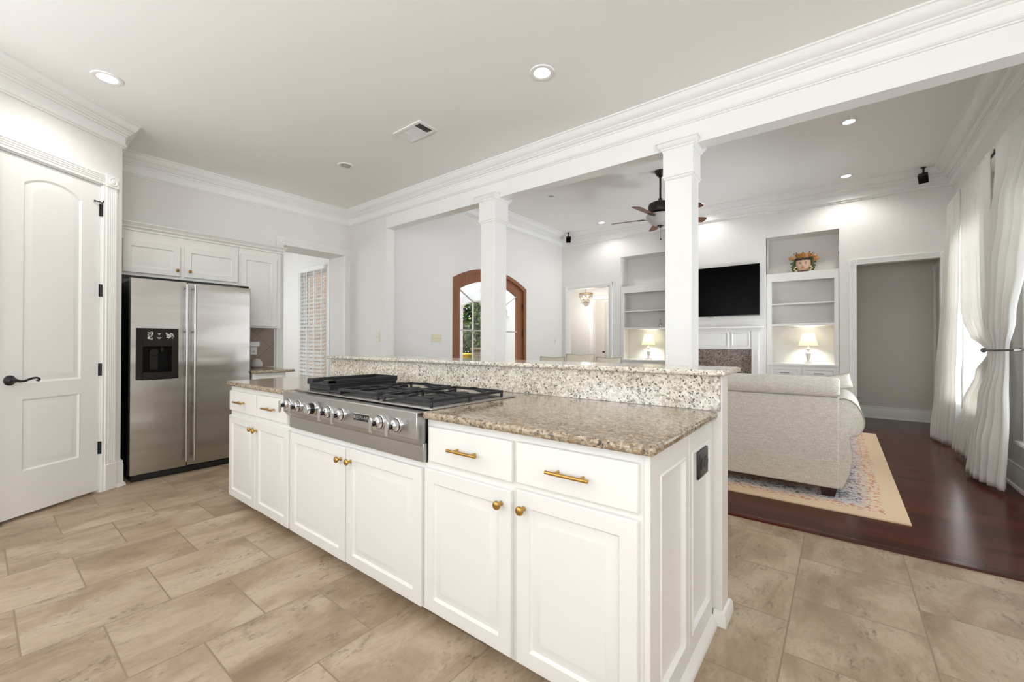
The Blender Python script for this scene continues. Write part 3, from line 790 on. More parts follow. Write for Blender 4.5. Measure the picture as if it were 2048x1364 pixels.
for s in (-1, 1):
    ya, yb = (A0+.06, YM-.003) if s < 0 else (YM+.003, A1-.06)
    ga, gb = (A0+.225, YM-.10) if s < 0 else (YM+.10, A1-.225)
    lf = MB(lxf); N = 12
    lf.box(ya, yb, -.11, -.06, .01, .30)
    for (u0, u1, o0, o1) in ((ya, ga, None, None), (gb, yb, None, None)):
        pl = [(u0, .30)] + [(u1, .30)] + [(u1-(u1-u0)*k/4, leaf_zone(u1-(u1-u0)*k/4, .058)) for k in range(5)]
        lf.prism_b(pl, -.11, -.06)
    pts_o = [(ga+(gb-ga)*k/N, leaf_zone(ga+(gb-ga)*k/N, .058)) for k in range(N+1)]
    pts_i = [(ga+(gb-ga)*k/N, leaf_zone(ga+(gb-ga)*k/N, .205)) for k in range(N+1)]
    lf.prism_b(pts_o+list(reversed(pts_i)), -.11, -.06)
    L = make('door_leaf', lf, M['mahog'], fd, smooth=30)
    ztop = leaf_zone(ga if s < 0 else gb, .205)
    mt = MB(lxf); yv = A0+.56 if s < 0 else A1-.56
    zc = 1.90; e_ = ga if s < 0 else gb; in_ = gb if s < 0 else ga
    mt.box(yv-.011, yv+.011, -.098, -.074, .30, zc)
    mt.tube([(e_, -.086, ztop), (yv, -.086, zc)], .013, 6); mt.tube([(yv, -.086, zc), (in_, -.086, zc+.03)], .012, 6)
    for z in (1.415, .86): mt.box(min(e_, in_), max(e_, in_), -.098, -.074, z-.011, z+.011)
    make('muntins', mt, M['grey_plastic'], L)
    gl = MB(lxf); gl.prism_b([(ga, .30), (gb, .30)]+list(reversed(pts_i)), -.088, -.084)
    make('pane', gl, M['glass'], L)
    yh = ya+.0 if s < 0 else yb
    for z in (.35, 1.40, 1.90): make('hinge', MB(lxf).box(yh-.012, yh+.012, -.058, -.04, z-.06, z+.06), M['bronze'], fd, bev=.003)
# porch outside
PY0, PY1 = 6.93, 8.35
pp = [(4.4, -.1), (PY0, -.1)] + arch_pts(PY0, PY1, 2.05, .16, 12) + [(PY1, -.1), (11.5, -.1), (11.5, 4.0), (4.4, 4.0)]
S('wall_porch', MB().prism_a(pp, -7.1, -6.85), M['porch'], label='white porch wall with an arched opening outside the front doors', cat='wall', smooth=0)
ar = MB(lambda a, b, c: (-6.85+b, a, c)); arch_band(ar, PY0-.30, PY1+.30, 2.17, .22, .16, 0, .06, 1.9)
ar.box((PY0+PY1)/2-.12, (PY0+PY1)/2+.12, 0, .10, 2.16, 2.52)
S('trim_10', ar, M['porch'], label='white arched moulding with keystone over the porch opening', cat='moulding')
S('floor_porch', bx(-7.2, LX-.18, 3.9, 11.5, -.1, -.02), M['tile'], label='porch floor outside the front doors', cat='floor', smooth=0)
tr = thing('tree', 'leafy green tree seen through the glass of the front doors', 'tree', (-11.5, 12.3, -.1))
make('trunk', MB().tube([(-11.5, 12.3, -.1), (-11.45, 12.25, .9), (-11.55, 12.35, 1.8), (-11.5, 12.3, 2.6)], [.14, .11, .09, .05], 8), M['bark'], tr)
mb = MB(); rnd = random.Random(3)
for k in range(7600):
    t, u = rnd.random()*2*PI, rnd.random()*2-1; r = 2.0*rnd.random()**.45
    if k > 5200: u = -.35-.4*rnd.random()
    c = Vector((-11.5+r*math.sqrt(1-u*u)*math.cos(t), 12.3+1.0*r*math.sqrt(1-u*u)*math.sin(t), 2.3+1.15*r*u))
    a = Vector((rnd.gauss(0, 1), rnd.gauss(0, 1), rnd.gauss(0, .6))).normalized(); b = a.cross(Vector((rnd.gauss(0, 1), rnd.gauss(0, 1), rnd.gauss(0, 1)))).normalized()
    l_ = .09+.06*rnd.random(); n_ = a.cross(b)*.012
    p0, p1, p2, p3 = c-a*l_, c+b*l_*.45, c+a*l_, c-b*l_*.45
    mb.face([p0, p1+n_, p2, p3+n_])
make('foliage', mb, M['leaf'], tr, smooth=0)
tag(make('yellow_object', MB().box(-9.6, -9.1, 9.1, 9.62, -.1, .86).box(-9.64, -9.06, 9.06, 9.66, .82, .88), M['yellow'], bev=.02), 'small yellow object low outside the front doors', 'bin')  # lidded yellow box for an unidentified object
tag(make('brick_pier', MB().box(-8.9, -8.45, 9.42, 10.4, -.1, 1.0).box(-8.95, -8.40, 9.38, 10.45, 1.0, 1.06), M['brick'], bev=.005), 'low brick pier outside the front doors below the tree', 'pier')

# ================================================================== REFRIGERATOR
RFX = -4.77
qx = frame_xf((0, 0, 0), (0, 1, 0), (1, 0, 0))         # a = Y, b = X, c = Z
Y0, YS, Y1 = .820, 1.214, 1.746
rf = thing('refrigerator', 'stainless side-by-side refrigerator with black sides and a water dispenser', 'refrigerator', (-5.08, 1.283, 0))
make('cabinet_body', bx(-5.44, RFX-.075, Y0+.006, Y1-.006, .02, 1.745), M['black'], rf, bev=.006)
make('base_grille', MB().box(-5.40, RFX-.02, Y0+.01, Y1-.01, .0, .055).box(RFX-.02, RFX-.012, Y0+.02, Y1-.02, .012, .050), M['black'], rf, bev=.004)
def fridge_door(y0, y1, hole=None):
    mb = MB(qx); b0, b1 = RFX-.07, RFX
    def prof_strip(a0, a1, c0, c1): mb.box(a0, a1, b0, b1, c0, c1)
    if hole:
        h = hole
        prof_strip(y0, h[0], .062, 1.758); prof_strip(h[1], y1, .062, 1.758); prof_strip(h[0], h[1], .062, h[2]); prof_strip(h[0], h[1], h[3], 1.758)
    else: prof_strip(y0, y1, .062, 1.758)
    return mb
DH = (.862, 1.142, .885, 1.322)
fdL = make('door', fridge_door(Y0, YS-.004, DH), M['fridge'], rf, bev=0)
fdR = make('door', fridge_door(YS+.004, Y1), M['fridge'], rf, bev=.008, seg=3)
# dispenser
dp = MB(qx)
REC = (.900, 1.106, .940, 1.165)
dp.box(DH[0]-.008, REC[0], RFX-.01, RFX+.006, DH[2]-.008, DH[3]+.006); dp.box(REC[1], DH[1]+.008, RFX-.01, RFX+.006, DH[2]-.008, DH[3]+.006)
dp.box(REC[0], REC[1], RFX-.01, RFX+.006, DH[2]-.008, REC[2]); dp.box(REC[0], REC[1], RFX-.012, RFX+.006, REC[3], DH[3]+.006)
D = make('dispenser_frame', dp, M['dispenser'], fdL, bev=.003, label='dark brown dispenser frame')
rc = MB(qx)
rc.box(REC[0]-.01, REC[1]+.01, RFX-.068, RFX-.060, REC[2]-.01, REC[3]+.04); rc.box(REC[0]-.012, REC[0], RFX-.066, RFX-.01, REC[2]-.01, REC[3]+.04); rc.box(REC[1], REC[1]+.012, RFX-.066, RFX-.01, REC[2]-.01, REC[3]+.04)
rc.box(REC[0], REC[1], RFX-.066, RFX-.004, REC[2]-.012, REC[2]); rc.box(REC[0], REC[1], RFX-.066, RFX-.012, REC[3]+.02, REC[3]+.03)
make('dispenser_recess', rc, M['blackdeep'], fdL)
make('dispenser_paddle', MB(qx).lathe([(.0001, -.052), (.034, -.051), (.036, -.045), (.030, -.040), (.0001, -.038)], (.985, RFX, 1.115), 20, 'b').box(.955, 1.015, RFX-.058, RFX-.048, .96, 1.10).box(1.03, 1.05, RFX-.05, RFX-.03, 1.12, 1.185), M['dispenser'], fdL, bev=.002)
rnd = random.Random(5)
def patch(cx, cz, w, h, n):  # scatters small pale flecks over the control panel
    wm = MB(qx)
    for k in range(n):
        y, z = cx+rnd.uniform(-w, w), cz+rnd.uniform(-h, h); r = rnd.uniform(.003, .008)
        wm.rings([[(y+r*rnd.uniform(.6, 1.2)*math.cos(t*PI/3), b, z+r*rnd.uniform(.6, 1.2)*math.sin(t*PI/3)) for t in range(6)] for b in (RFX+.0058, RFX+.0066)])
    make('pale_control_patch', wm, M['white_plastic'], fdL, smooth=0, label='pale patch on the control panel')
patch(.948, 1.262, .016, .032, 42); patch(1.085, 1.265, .026, .028, 34)
for rows in (((1.282, .012), (1.278, .008), (1.268, .007)), ((1.245, .017), (1.240, .013), (1.233, .009))):
    lb = MB(qx)
    for z, wd in rows: lb.box(1.010-wd, 1.010+wd, RFX+.006, RFX+.0066, z, z+.0025)
    make('control_print', lb, M['grey_plastic'], fdL, smooth=0)
for d, y in ((fdL, YS-.013), (fdR, YS+.047)):
    h = MB(qx).tube([(y, RFX+.055, .115), (y, RFX+.055, 1.735)], .0115, 14)
    H = make('handle', h, M['steel_v'], d)
    for z in (.16, .62, 1.30, 1.70): make('handle_standoff', MB(qx).tube([(y, RFX, z), (y, RFX+.05, z)], .007, 8), M['black'], d)
    make('hinge_cover', MB(qx).box(*((Y0+.01, Y0+.10) if d is fdL else (Y1-.10, Y1-.01)), RFX-.13, RFX-.01, 1.759, 1.778), M['black'], rf, bev=.008)
bd = MB(qx).box(1.628, 1.676, RFX, RFX+.0025, 1.690, 1.704)
make('badge', bd, M['chrome'], fdR, bev=.001)
bp = MB(qx).box(1.631, 1.673, RFX+.0025, RFX+.003, 1.693, 1.701)
make('badge_face', bp, M['grey_plastic'], fdR)
for y in (Y0+.05, Y1-.05): make('foot', MB().lathe([(.022, 0), (.022, .02), (.0001, .02)], (RFX-.05, y, 0), 12), M['black'], rf)

# ================================================================== WALL CABINETS, BACK COUNTER
def raised_door(name, xf, a0, a1, c0, c1, parent, b=0.0, fr=.055, mat=None, prof=None):
    f2 = lambda p, q, r: xf(p, q+b, r)
    pr = prof or [(.003, .007), (.008, .010), (.015, .010), (.044, .002), (.048, .002)]
    return make(name, MB(f2).panel((a0, a1, c0, c1), (a0+fr, a1-fr, c0+fr, c1-fr), pr, .019), mat or M['cab'], parent, smooth=18)
KNOB = [(.0001, 0), (.009, .0005), (.008, .004), (.0055, .008), (.0055, .016), (.010, .019), (.0155, .023), (.0165, .028), (.014, .033), (.008, .036), (.0001, .037)]
def knob(xf, a, c, b, parent, mat=None, s=1.0):
    return make('knob', MB(xf).lathe([(r*s, h*s+b) for r, h in KNOB], (a, 0, c), 16, 'b'), mat or M['brass'], parent)
UX = -5.17
uxf = frame_xf((UX, 0, 0), (0, 1, 0), (1, 0, 0))
u1 = thing('wall_cabinet', 'white wall cabinet with two short doors above the refrigerator', 'cabinet', (-5.3, 1.28, 1.83))
make('carcass', bx(FX+.003, UX, .775, 1.770, 1.825, 2.25), M['cab'], u1, bev=.002)
for (a0, a1, k) in ((.83, 1.253, 1.226), (1.286, 1.757, 1.327)):
    d = raised_door('door', uxf, a0, a1, 1.853, 2.156, u1, .001); knob(uxf, k, 1.912, .020, d, M['brass2'], .9)
u2 = thing('wall_cabinet', 'tall white single-door wall cabinet over the tiled backsplash', 'cabinet', (-5.3, 1.99, 1.37))
make('carcass', bx(FX+.003, UX, 1.772, 2.210, 1.37, 2.25), M['cab'], u2, bev=.002)
raised_door('door', uxf, 1.786, 2.160, 1.388, 2.170, u2, .001)
tag(make('cabinet_cornice', MB().sweep([(0, 0), (.052, 0), (.052, .008), (.044, .014), (.036, .030), (.030, .036), (.030, .044), (.020, .050), (.012, .062), (.012, .075), (0, .078)], [(FX+.003, 2.212), (UX, 2.212), (UX, .775)], 1, 2.318), M['cab'], smooth=28), 'white stepped cornice along the top of both wall cabinets', 'cornice')
bc = thing('base_cabinet', 'white base cabinet under the small counter beside the refrigerator', 'cabinet', (-5.1, 1.96, 0))
make('carcass', bx(FX+.003, -4.76, 1.765, 2.09, .10, .885), M['cab'], bc, bev=.002)
make('toe_kick', bx(FX+.003, -4.83, 1.765, 2.09, 0, .10), M['cab'], bc)
cxf = frame_xf((-4.76, 0, 0), (0, 1, 0), (1, 0, 0))
raised_door('drawer_front', cxf, 1.785, 2.075, .72, .86, bc, .001, .03); raised_door('door', cxf, 1.785, 2.075, .12, .70, bc, .001)
tag(make('granite_counter', bx(FX+.003, -4.70, 1.752, 2.165, .886, .914), M['granite'], bev=.010, seg=3), 'small granite counter beside the refrigerator', 'countertop')
tag(make('tile_backsplash', bx(FX+.0005, FX+.010, 1.75, 2.262, .915, 1.368), M['diamond']), 'brown diamond tile backsplash behind the small counter', 'backsplash')
ot = thing('wall_outlet', 'white outlet on the brown diamond backsplash', 'outlet', (FX+.012, 2.03, 1.11))
make('cover_plate', MB(nxf).box(2.00, 2.07, .010, .016, 1.06, 1.175), M['white_plastic'], ot, bev=.002)
make('receptacle', MB(nxf).lathe([(.017, .016), (.017, .0175), (.0001, .0175)], (2.035, 0, 1.095), 18, 'b').box(2.027, 2.030, .0175, .0180, 1.093, 1.102).box(2.040, 2.043, .0175, .0180, 1.093, 1.102), M['grey_plastic'], ot)
tag(make('plug_in_device', MB(nxf).box(1.965, 2.085, .0165, .062, 1.155, 1.215), M['white_plastic'], bev=.012, seg=3), 'white plug-in box on the outlet over the small counter', 'plug-in device')
eg = MB().lathe([(.0001, 0), (.045, .002), (.062, .018), (.066, .042), (.058, .072), (.040, .095), (.018, .106), (.0001, .109)], (-5.26, 1.985, .9145), 28)
tag(make('egg_shaped_device', eg, M['grey_plastic']), 'smooth pale grey egg-shaped device on the small granite counter', 'device')

# ================================================================== ISLAND
IY = 1.206                                   # face frame plane
ixf = frame_xf((0, IY, 0), (1, 0, 0), (0, -1, 0))      # a = X, b toward the viewer, c = Z
def pull(a0, a1, c, b, parent):
    mb = MB(ixf).tube([(a0, b+.032, c), (a1, b+.032, c)], .0062, 14)
    L = a1-a0
    for k in (.2, .8): mb.tube([(a0+L*k, b, c), (a0+L*k, b+.032, c)], .0048, 10)
    return make('bar_pull', mb, M['brass'], parent)
def drawer(a0, a1, c0, c1, parent):
    d = make('drawer_front', MB(ixf).panel((a0, a1, c0, c1), (a0+.012, a1-.012, c0+.012, c1-.012), [(.0005, .0), (.004, -.0)], .019), M['cab'], parent, bev=.004, seg=2)
    m = (a0+a1)/2; pull(m-.078, m+.078, (c0+c1)/2, .019, d); return d
def unit(label, x0, x1, ztop, toe0, toe1):
    r = thing('island_cabinet', label, 'cabinet', ((x0+x1)/2, 1.57, 0), 'island base cabinets')
    make('carcass', bx(x0, x1, IY, 1.953, .055, ztop), M['cab'], r, bev=.0015)
    make('toe_kick', bx(toe0, toe1, 1.29, 1.95, 0, .055), M['cab'], r)
    return r
IL0, IL1, IM1, IR1 = -3.640, -2.655, -1.400, -.450
c1 = unit('white island cabinet with two small drawers over two narrow doors, nearest the refrigerator', IL0, IL1, .879, IL0+.06, IL1)
drawer(-3.630, -3.158, .697, .843, c1); drawer(-3.130, -2.682, .697, .848, c1)
d = raised_door('door', ixf, -3.632, -3.160, .060, .660, c1, .001); knob(ixf, -3.190, .607, .020, d)
d = raised_door('door', ixf, -3.154, -2.664, .063, .667, c1, .001); knob(ixf, -3.128, .604, .020, d)
c2 = unit('white island cabinet with two doors under the stainless cooktop', IL1+.0005, IM1-.0005, .685, IL1, IM1)
d = raised_door('door', ixf, -2.640, -2.028, .063, .657, c2, .001); knob(ixf, -2.062, .594, .020, d)
d = raised_door('door', ixf, -2.014, -1.422, .066, .660, c2, .001); knob(ixf, -1.968, .597, .020, d)
c3 = unit('white island cabinet at the near end, with two drawers, two doors and a panelled side', IM1, IR1, .879, IM1, IR1-.02)
drawer(-1.376, -.930, .700, .848, c3); drawer(-.909, -.463, .704, .850, c3)
d = raised_door('door', ixf, -1.400, -.932, .072, .668, c3, .001); knob(ixf, -.975, .617, .020, d)
d = raised_door('door', ixf, -.905, -.464, .074, .682, c3, .001); knob(ixf, -.872, .622, .020, d)
exf = frame_xf((IR1-.002, 0, 0), (0, 1, 0), (1, 0, 0))
PR = [(.004, .001), (.008, -.003), (.014, -.002), (.022, .012), (.026, .013)]
make('end_panel', MB(exf).panel((IY, 1.605, .012, .879), (1.292, 1.572, .112, .800), PR, .018), M['cab'], c3, smooth=18)
make('end_panel', MB(exf).panel((1.605, 1.953, .012, .879), (1.640, 1.922, .112, .800), PR, .018), M['cab'], c3, smooth=18)
make('base_shoe', MB(lambda a, b, c: exf(a, b+.018, c)).prism_a([(0, 0), (.022, 0), (.022, .010), (.017, .022), (.007, .034), (0, .045)], IY-.004, 1.953), M['cab'], c3)
# outlet on the end panel
ox = frame_xf((IR1-.002+.005, 0, 0), (0, 1, 0), (1, 0, 0))
oo = thing('wall_outlet', 'dark bronze outlet on the white panelled end of the island', 'outlet', (IR1+.01, 1.827, .66))
make('cover_plate', MB(ox).panel((1.755, 1.900, .662, .772), (1.765, 1.890, .672, .762), [(.003, -.002), (.006, -.002)], .010), M['outlet_dark'], oo, bev=.002)
rcp = MB(ox)
for y in (1.800, 1.855): rcp.lathe([(.0255, .010), (.0255, .0135), (.0245, .0145), (.0001, .0145)], (y, 0, .717), 20, 'b')
make('receptacle', rcp, M['outlet_dark'], oo)
for y in (1.800, 1.855):
    make('slots', MB(ox).box(y-.012, y+.002, .0142, .0149, .723, .727).box(y-.012, y+.002, .0142, .0149, .707, .711).box(y+.008, y+.015, .0142, .0149, .713, .721), M['blackdeep'], oo)
# half wall behind the island, bar top, splash, counter
S('wall_half', MB().box(-3.58, -.398, 1.970, 2.085, 0, 1.062), M['cab'], label='white half wall carrying the raised bar behind the island', cat='half wall', bev=.002)
S('trim_11', MB().sweep([(0, 0), (.010, .006), (.016, .02), (.018, .05), (.018, .062), (0, .062)], [(-.430, 1.967), (-.397, 1.967), (-.397, 2.086), (-3.58, 2.086)], -1, .062), M['cab'], label='small white base moulding around the end of the half wall', cat='baseboard')
tag(make('granite_backsplash', bx(-3.575, -.403, 1.955, 1.9695, .911, 1.0615), M['granite_w'], bev=.0015), 'pale speckled granite splash strip between island counter and raised bar', 'backsplash')
tag(make('granite_bar_top', bx(-3.60, -.378, 1.925, 2.285, 1.0625, 1.088), M['granite_w'], bev=.009, seg=3), 'raised narrow granite bar top above the island', 'bar top')
CTX0, CTX1 = -2.664, -1.395
ct = [(-3.665, 1.168), (CTX0, 1.168), (CTX0, 1.775), (CTX1, 1.775), (CTX1, 1.168), (-.410, 1.168), (-.410, 1.9545), (-3.665, 1.9545)]
tag(make('granite_countertop', MB().prism(ct, .8795, .911), M['granite'], bev=.012, seg=4), 'main granite countertop of the island wrapping around the cooktop', 'countertop')

# ------------------------------------------------------------------ cooktop
ck = thing('cooktop', 'stainless gas cooktop with griddle and black grates set in the island', 'cooktop', (-2.02, 1.5, .68))
FYP = 1.152
make('lower_plate', MB().box(-2.640, -1.405, 1.1835, 1.2055, .690, .770), M['steel_h'], ck, bev=.002)
fp = MB().prism_a([(FYP, .790), (FYP+.030, .756), (FYP+.05, .756), (FYP+.07, .905), (FYP+.004, .907), (FYP, .902)], -2.655, -1.410)
make('front_panel', fp, M['steel_h'], ck, bev=.003, seg=2)
make('burner_box', MB().box(CTX0+.02, CTX1-.02, 1.228, 1.755, .70, .9), M['steel_h'], ck)
tpx = (CTX0+.03, -1.385)
make('top_plate', MB().box(-2.625, -1.378, 1.206, 1.795, .9115, .919), M['steel_h'], ck, bev=.002)
kx = frame_xf((0, FYP, 0), (1, 0, 0), (0, -1, 0))
def burner_knob(x, z, i):
    k = make('control_knob', MB(kx).lathe([(.0001, 0), (.034, 0), (.034, .006), (.030, .009), (.0285, .012), (.026, .026), (.018, .033), (.0001, .035)], (x, 0, z), 28, 'b'), M['chrome'], ck)
    make('knob_ring', MB(kx).lathe([(.0285, .0085), (.0305, .009), (.0305, .0125), (.0285, .0128), (.0285, .0085)][:4], (x, 0, z), 28, 'b'), M['black_gloss'], k)
    lv = MB(kx).tube([(x, .030, z-.002), (x, .052, z-.004)], .011, 12)
    make('knob_stem', lv, M['black_gloss'], k)
    pd = [(x-.011, z+.014)] + [(x+.011*math.cos(t), z+.016+.011*math.sin(t)) for t in [PI*(1-j/6) for j in range(7)]] + [(x+.011, z-.040)] + [(x+.011*math.cos(t), z-.040+.008*math.sin(t)) for t in [-PI*j/6 for j in range(7)]]
    pd = [(x+.011*math.cos(t), z+.016+.011*math.sin(t)) for t in [PI*(1-j/8) for j in range(9)]] + [(x+.011*math.cos(t), z-.034+.009*math.sin(t)) for t in [-PI*j/8 for j in range(9)]]
    make('knob_lever', MB(kx).prism_b(pd, .050, .059), M['chrome'], k, bev=.002)
for i, x in enumerate((-2.572, -2.448, -2.118, -1.994, -1.663, -1.542)): burner_knob(x, .838, i)
gk = make('griddle_knob', MB(kx).lathe([(.0001, 0), (.036, 0), (.036, .008), (.031, .010), (.030, .012)], (-2.275, 0, .842), 28, 'b'), M['chrome'], ck)
make('knob_grip', MB(kx).lathe([(.030, .012), (.029, .034), (.027, .036)], (-2.275, 0, .842), 28, 'b'), M['black_gloss'], gk)
make('knob_face', MB(kx).lathe([(.027, .036), (.026, .048), (.023, .051), (.0001, .052)], (-2.275, 0, .842), 28, 'b'), M['chrome'], gk)
bdg = make('badge', MB(kx).panel((-1.888, -1.748, .822, .860), (-1.885, -1.751, .825, .857), [(.0005, .001), (.001, .001)], .004), M['chrome'], ck)
make('badge_face', MB(kx).box(-1.884, -1.752, .0030, .0036, .826, .856), M['black_gloss'], bdg)
fc = bpy.data.curves.new('badge_lettering', 'FONT'); fc.body = 'JENN-AIR'; fc.size = .0255; fc.extrude = .0006; fc.align_x = 'LEFT'; fc.align_y = 'CENTER'
fc.materials.append(M['chrome'])
fo = bpy.data.objects.new('badge_lettering', fc); COL.objects.link(fo)
bpy.context.view_layer.update()
lm = bpy.data.meshes.new_from_object(fo.evaluated_get(bpy.context.evaluated_depsgraph_get()))
bpy.data.objects.remove(fo); fo = bpy.data.objects.new('badge_lettering', lm); COL.objects.link(fo); fo.parent = bdg
fo.location = Vector((-1.862, FYP-.0044, .8405)) - WORLD_OFF[ck.name]; fo.rotation_euler = (PI/2, 0, 0)
em = MB(kx); em.box(-1.880, -1.866, .0036, .0044, .833, .850)
make('badge_emblem', em, M['chrome'], bdg)
# griddle on the left
GX0, GX1, GY0, GY1 = -2.585, -2.335, 1.262, 1.745
gb = make('griddle', MB().box(GX0+.008, GX1-.004, GY0+.01, GY1-.005, .9195, .952), M['iron'], ck, bev=.004)
gp = MB(lambda a, b, c: (a, c, b))
g2 = MB().box(GX0, GX1, GY0, GY1, .948, .962)
for q in ((GX0, GX0+.012, GY0, GY1), (GX1-.012, GX1, GY0, GY1), (GX0, GX1, GY1-.012, GY1)): g2.box(q[0], q[1], q[2], q[3], .960, .984)
g2.box(GX0, GX0+.06, GY0, GY0+.05, .958, .983).box(GX1-.06, GX1, GY0, GY0+.05, .958, .983)
make('griddle_plate', g2, M['iron'], gb, bev=.004)
make('drip_tray', MB().box(-2.325, -2.185, 1.245, 1.72, .9192, .931), M['iron'], ck, bev=.004)
# two grates
def grate(x0, x1, y0, y1):
    mb = MB(); t, zt = .007, .952
    h = lambda a, b, c_, d_: mb.box(a, b, c_, d_, zt-.013, zt)
    h(x0, x1, y0, y0+2*t); h(x0, x1, y1-2*t, y1); h(x0, x0+2*t, y0, y1); h(x1-2*t, x1, y0, y1)
    ym = (y0+y1)/2; h(x0, x1, ym-t, ym+t); xm = (x0+x1)/2
    for yy in ((y0+ym)/2, (ym+y1)/2):
        L = .085
        for s in (-1, 1):
            xe = x0 if s < 0 else x1
            mb.rings([[(xe, yy-.005, zt-.012), (xe, yy+.005, zt-.012), (xe, yy+.005, zt), (xe, yy-.005, zt)], [(xe-s*.045, yy-.005, zt-.004), (xe-s*.045, yy+.005, zt-.004), (xe-s*.045, yy+.005, zt+.010), (xe-s*.045, yy-.005, zt+.010)], [(xe-s*L, yy-.004, zt), (xe-s*L, yy+.004, zt), (xe-s*L, yy+.004, zt+.010), (xe-s*L, yy-.004, zt+.010)]])
            ye = yy+s*(y1-y0)/4
            mb.rings([[(xm-.005, ye, zt-.012), (xm+.005, ye, zt-.012), (xm+.005, ye, zt), (xm-.005, ye, zt)], [(xm-.005, ye-s*.04, zt-.004), (xm+.005, ye-s*.04, zt-.004), (xm+.005, ye-s*.04, zt+.010), (xm-.005, ye-s*.04, zt+.010)], [(xm-.004, ye-s*.07, zt), (xm+.004, ye-s*.07, zt), (xm+.004, ye-s*.07, zt+.010), (xm-.004, ye-s*.07, zt+.010)]])
    for a in (x0+t, x1-t):
        for b in (y0+t, ym, y1-t): mb.tube([(a, b, .9195), (a, b, zt-.005)], .008, 8)
    g = make('grate', mb, M['iron'], ck, bev=.0015, seg=1)
    for yy in ((y0+ym)/2, (ym+y1)/2):
        make('burner_cap', MB().lathe([(.048, .9192), (.048, .926), (.036, .928), (.036, .936), (.030, .940), (.0001, .941)], (xm, yy, 0), 24), M['iron'], ck)
    make('burner_well', MB().prism([(x0+.012, y0+.01), (x1-.012, y0+.01), (x1-.012, y1-.01), (x0+.012, y1-.01)], .9190, .9215), M['iron'], ck)
    return g
grate(-2.165, -1.800, 1.228, 1.725)
grate(-1.765, -1.405, 1.228, 1.725)

# ================================================================== COLUMNS AND CEILING FITTINGS OF THE KITCHEN
def column(x0, x1, label):
    y0, y1 = 3.242, 3.427
    r = S('column', MB().box(x0, x1, y0, y1, 0, 2.684), M['trim'], label=label, cat='column', bev=.003)
    def ring(name, prof, z):
        make(name, MB().sweep(prof, [(x0, y0), (x0, y1), (x1, y1), (x1, y0)], 1, z, closed=True), M['trim'], r, smooth=25)
    # path is clockwise seen from above, outside is on the left
    ring('cap_moulding', [(0, 0), (.058, 0), (.058, .008), (.050, .012), (.042, .030), (.034, .040), (.028, .044), (.028, .054), (.020, .060), (.0165, .070), (0, .072)], 2.720)
    ring('necking', [(0, 0), (.014, 0), (.014, .176), (0, .176)], 2.650)
    ring('ring_moulding', [(0, 0), (.016, 0), (.020, .006), (.020, .014), (.012, .018), (.012, .026), (.005, .034), (0, .036)], 2.474)
    bd_ = MB()
    for q in ((x0, x0+.012), (x1-.012, x1)): bd_.box(q[0], q[1], y0-.003, y0, .2, 2.44)
    for q in ((y0, y0+.012), (y1-.012, y1)): bd_.box(x1, x1+.003, q[0], q[1], .2, 2.44)
    make('corner_bead', bd_, M['trim'], r)
    ring('base_moulding', [(0, 0), (.012, .006), (.016, .02), (.016, .17), (0, .17)], .19)
column(-2.945, -2.757, 'white square column in front of the arched doors')
column(-1.048, -.860, 'white square column in front of the ceiling fan')

def can_light(x, y, z, r, label, on=True, power=12, group='recessed ceiling lights'):
    t = thing('recessed_light', label, 'ceiling light', (x, y, z), group)
    make('trim_ring', MB().lathe([(r*.62, -.0005), (r*.64, -.005), (r*.78, -.009), (r*.96, -.006), (r, -.0005)], (x, y, z), 36), M['trim'] if on else M['trim'], t)
    make('lens', MB().lathe([(r*.64, -.0040), (r*.5, -.0055), (.0001, -.006)], (x, y, z), 32), M['lens_on'] if on else M['lens_off'], t)
    if on:
        light('recessed_lamp', 'SPOT', (x, y, z-.03), power, WARM, (0, 0, -1), spot_size=rad(150), spot_blend=.6, shadow_soft_size=.06)
    else:
        make('eyeball', MB().sphere((x, y, z-.002), r*.42, 16, 10, (1, 1, .5)), M['lens_off'], t)
can_light(-4.030, .562, KZ, .086, 'lit recessed light over the pantry door', True, 24)
can_light(-1.600, 2.376, KZ, .086, 'brightest recessed light, in the middle of the kitchen ceiling', True, 11)
can_light(-4.055, 2.374, KZ, .082, 'unlit eyeball recessed light near the nook corner of the kitchen ceiling', False)
light('recessed_lamp', 'SPOT', (-1.6, .56, KZ-.03), 10, WARM, (0, 0, -1), spot_size=rad(150), spot_blend=.6, shadow_soft_size=.06)
light('recessed_lamp', 'SPOT', (.8, .56, KZ-.03), 10, WARM, (0, 0, -1), spot_size=rad(150), spot_blend=.6, shadow_soft_size=.06)
light('recessed_lamp', 'SPOT', (.8, 2.376, KZ-.03), 4, WARM, (0, 0, -1), spot_size=rad(150), spot_blend=.6, shadow_soft_size=.06)
can_light(.078, 5.627, LZ, .080, 'lit recessed light of the living room nearest the beam on the window side', True, 26)
can_light(.070, 7.431, LZ, .080, 'lit recessed light above the right bookcase and passage doorway', True, 32)
can_light(-3.615, 7.421, LZ, .080, 'lit recessed light near the far left speaker', True, 22)
can_light(-3.595, 5.598, LZ, .075, 'unlit recessed light on the living room ceiling beside the left column', False)
can_light(-1.842, 7.433, LZ, .080, 'lit recessed light half hidden behind a fan blade', True, 20)
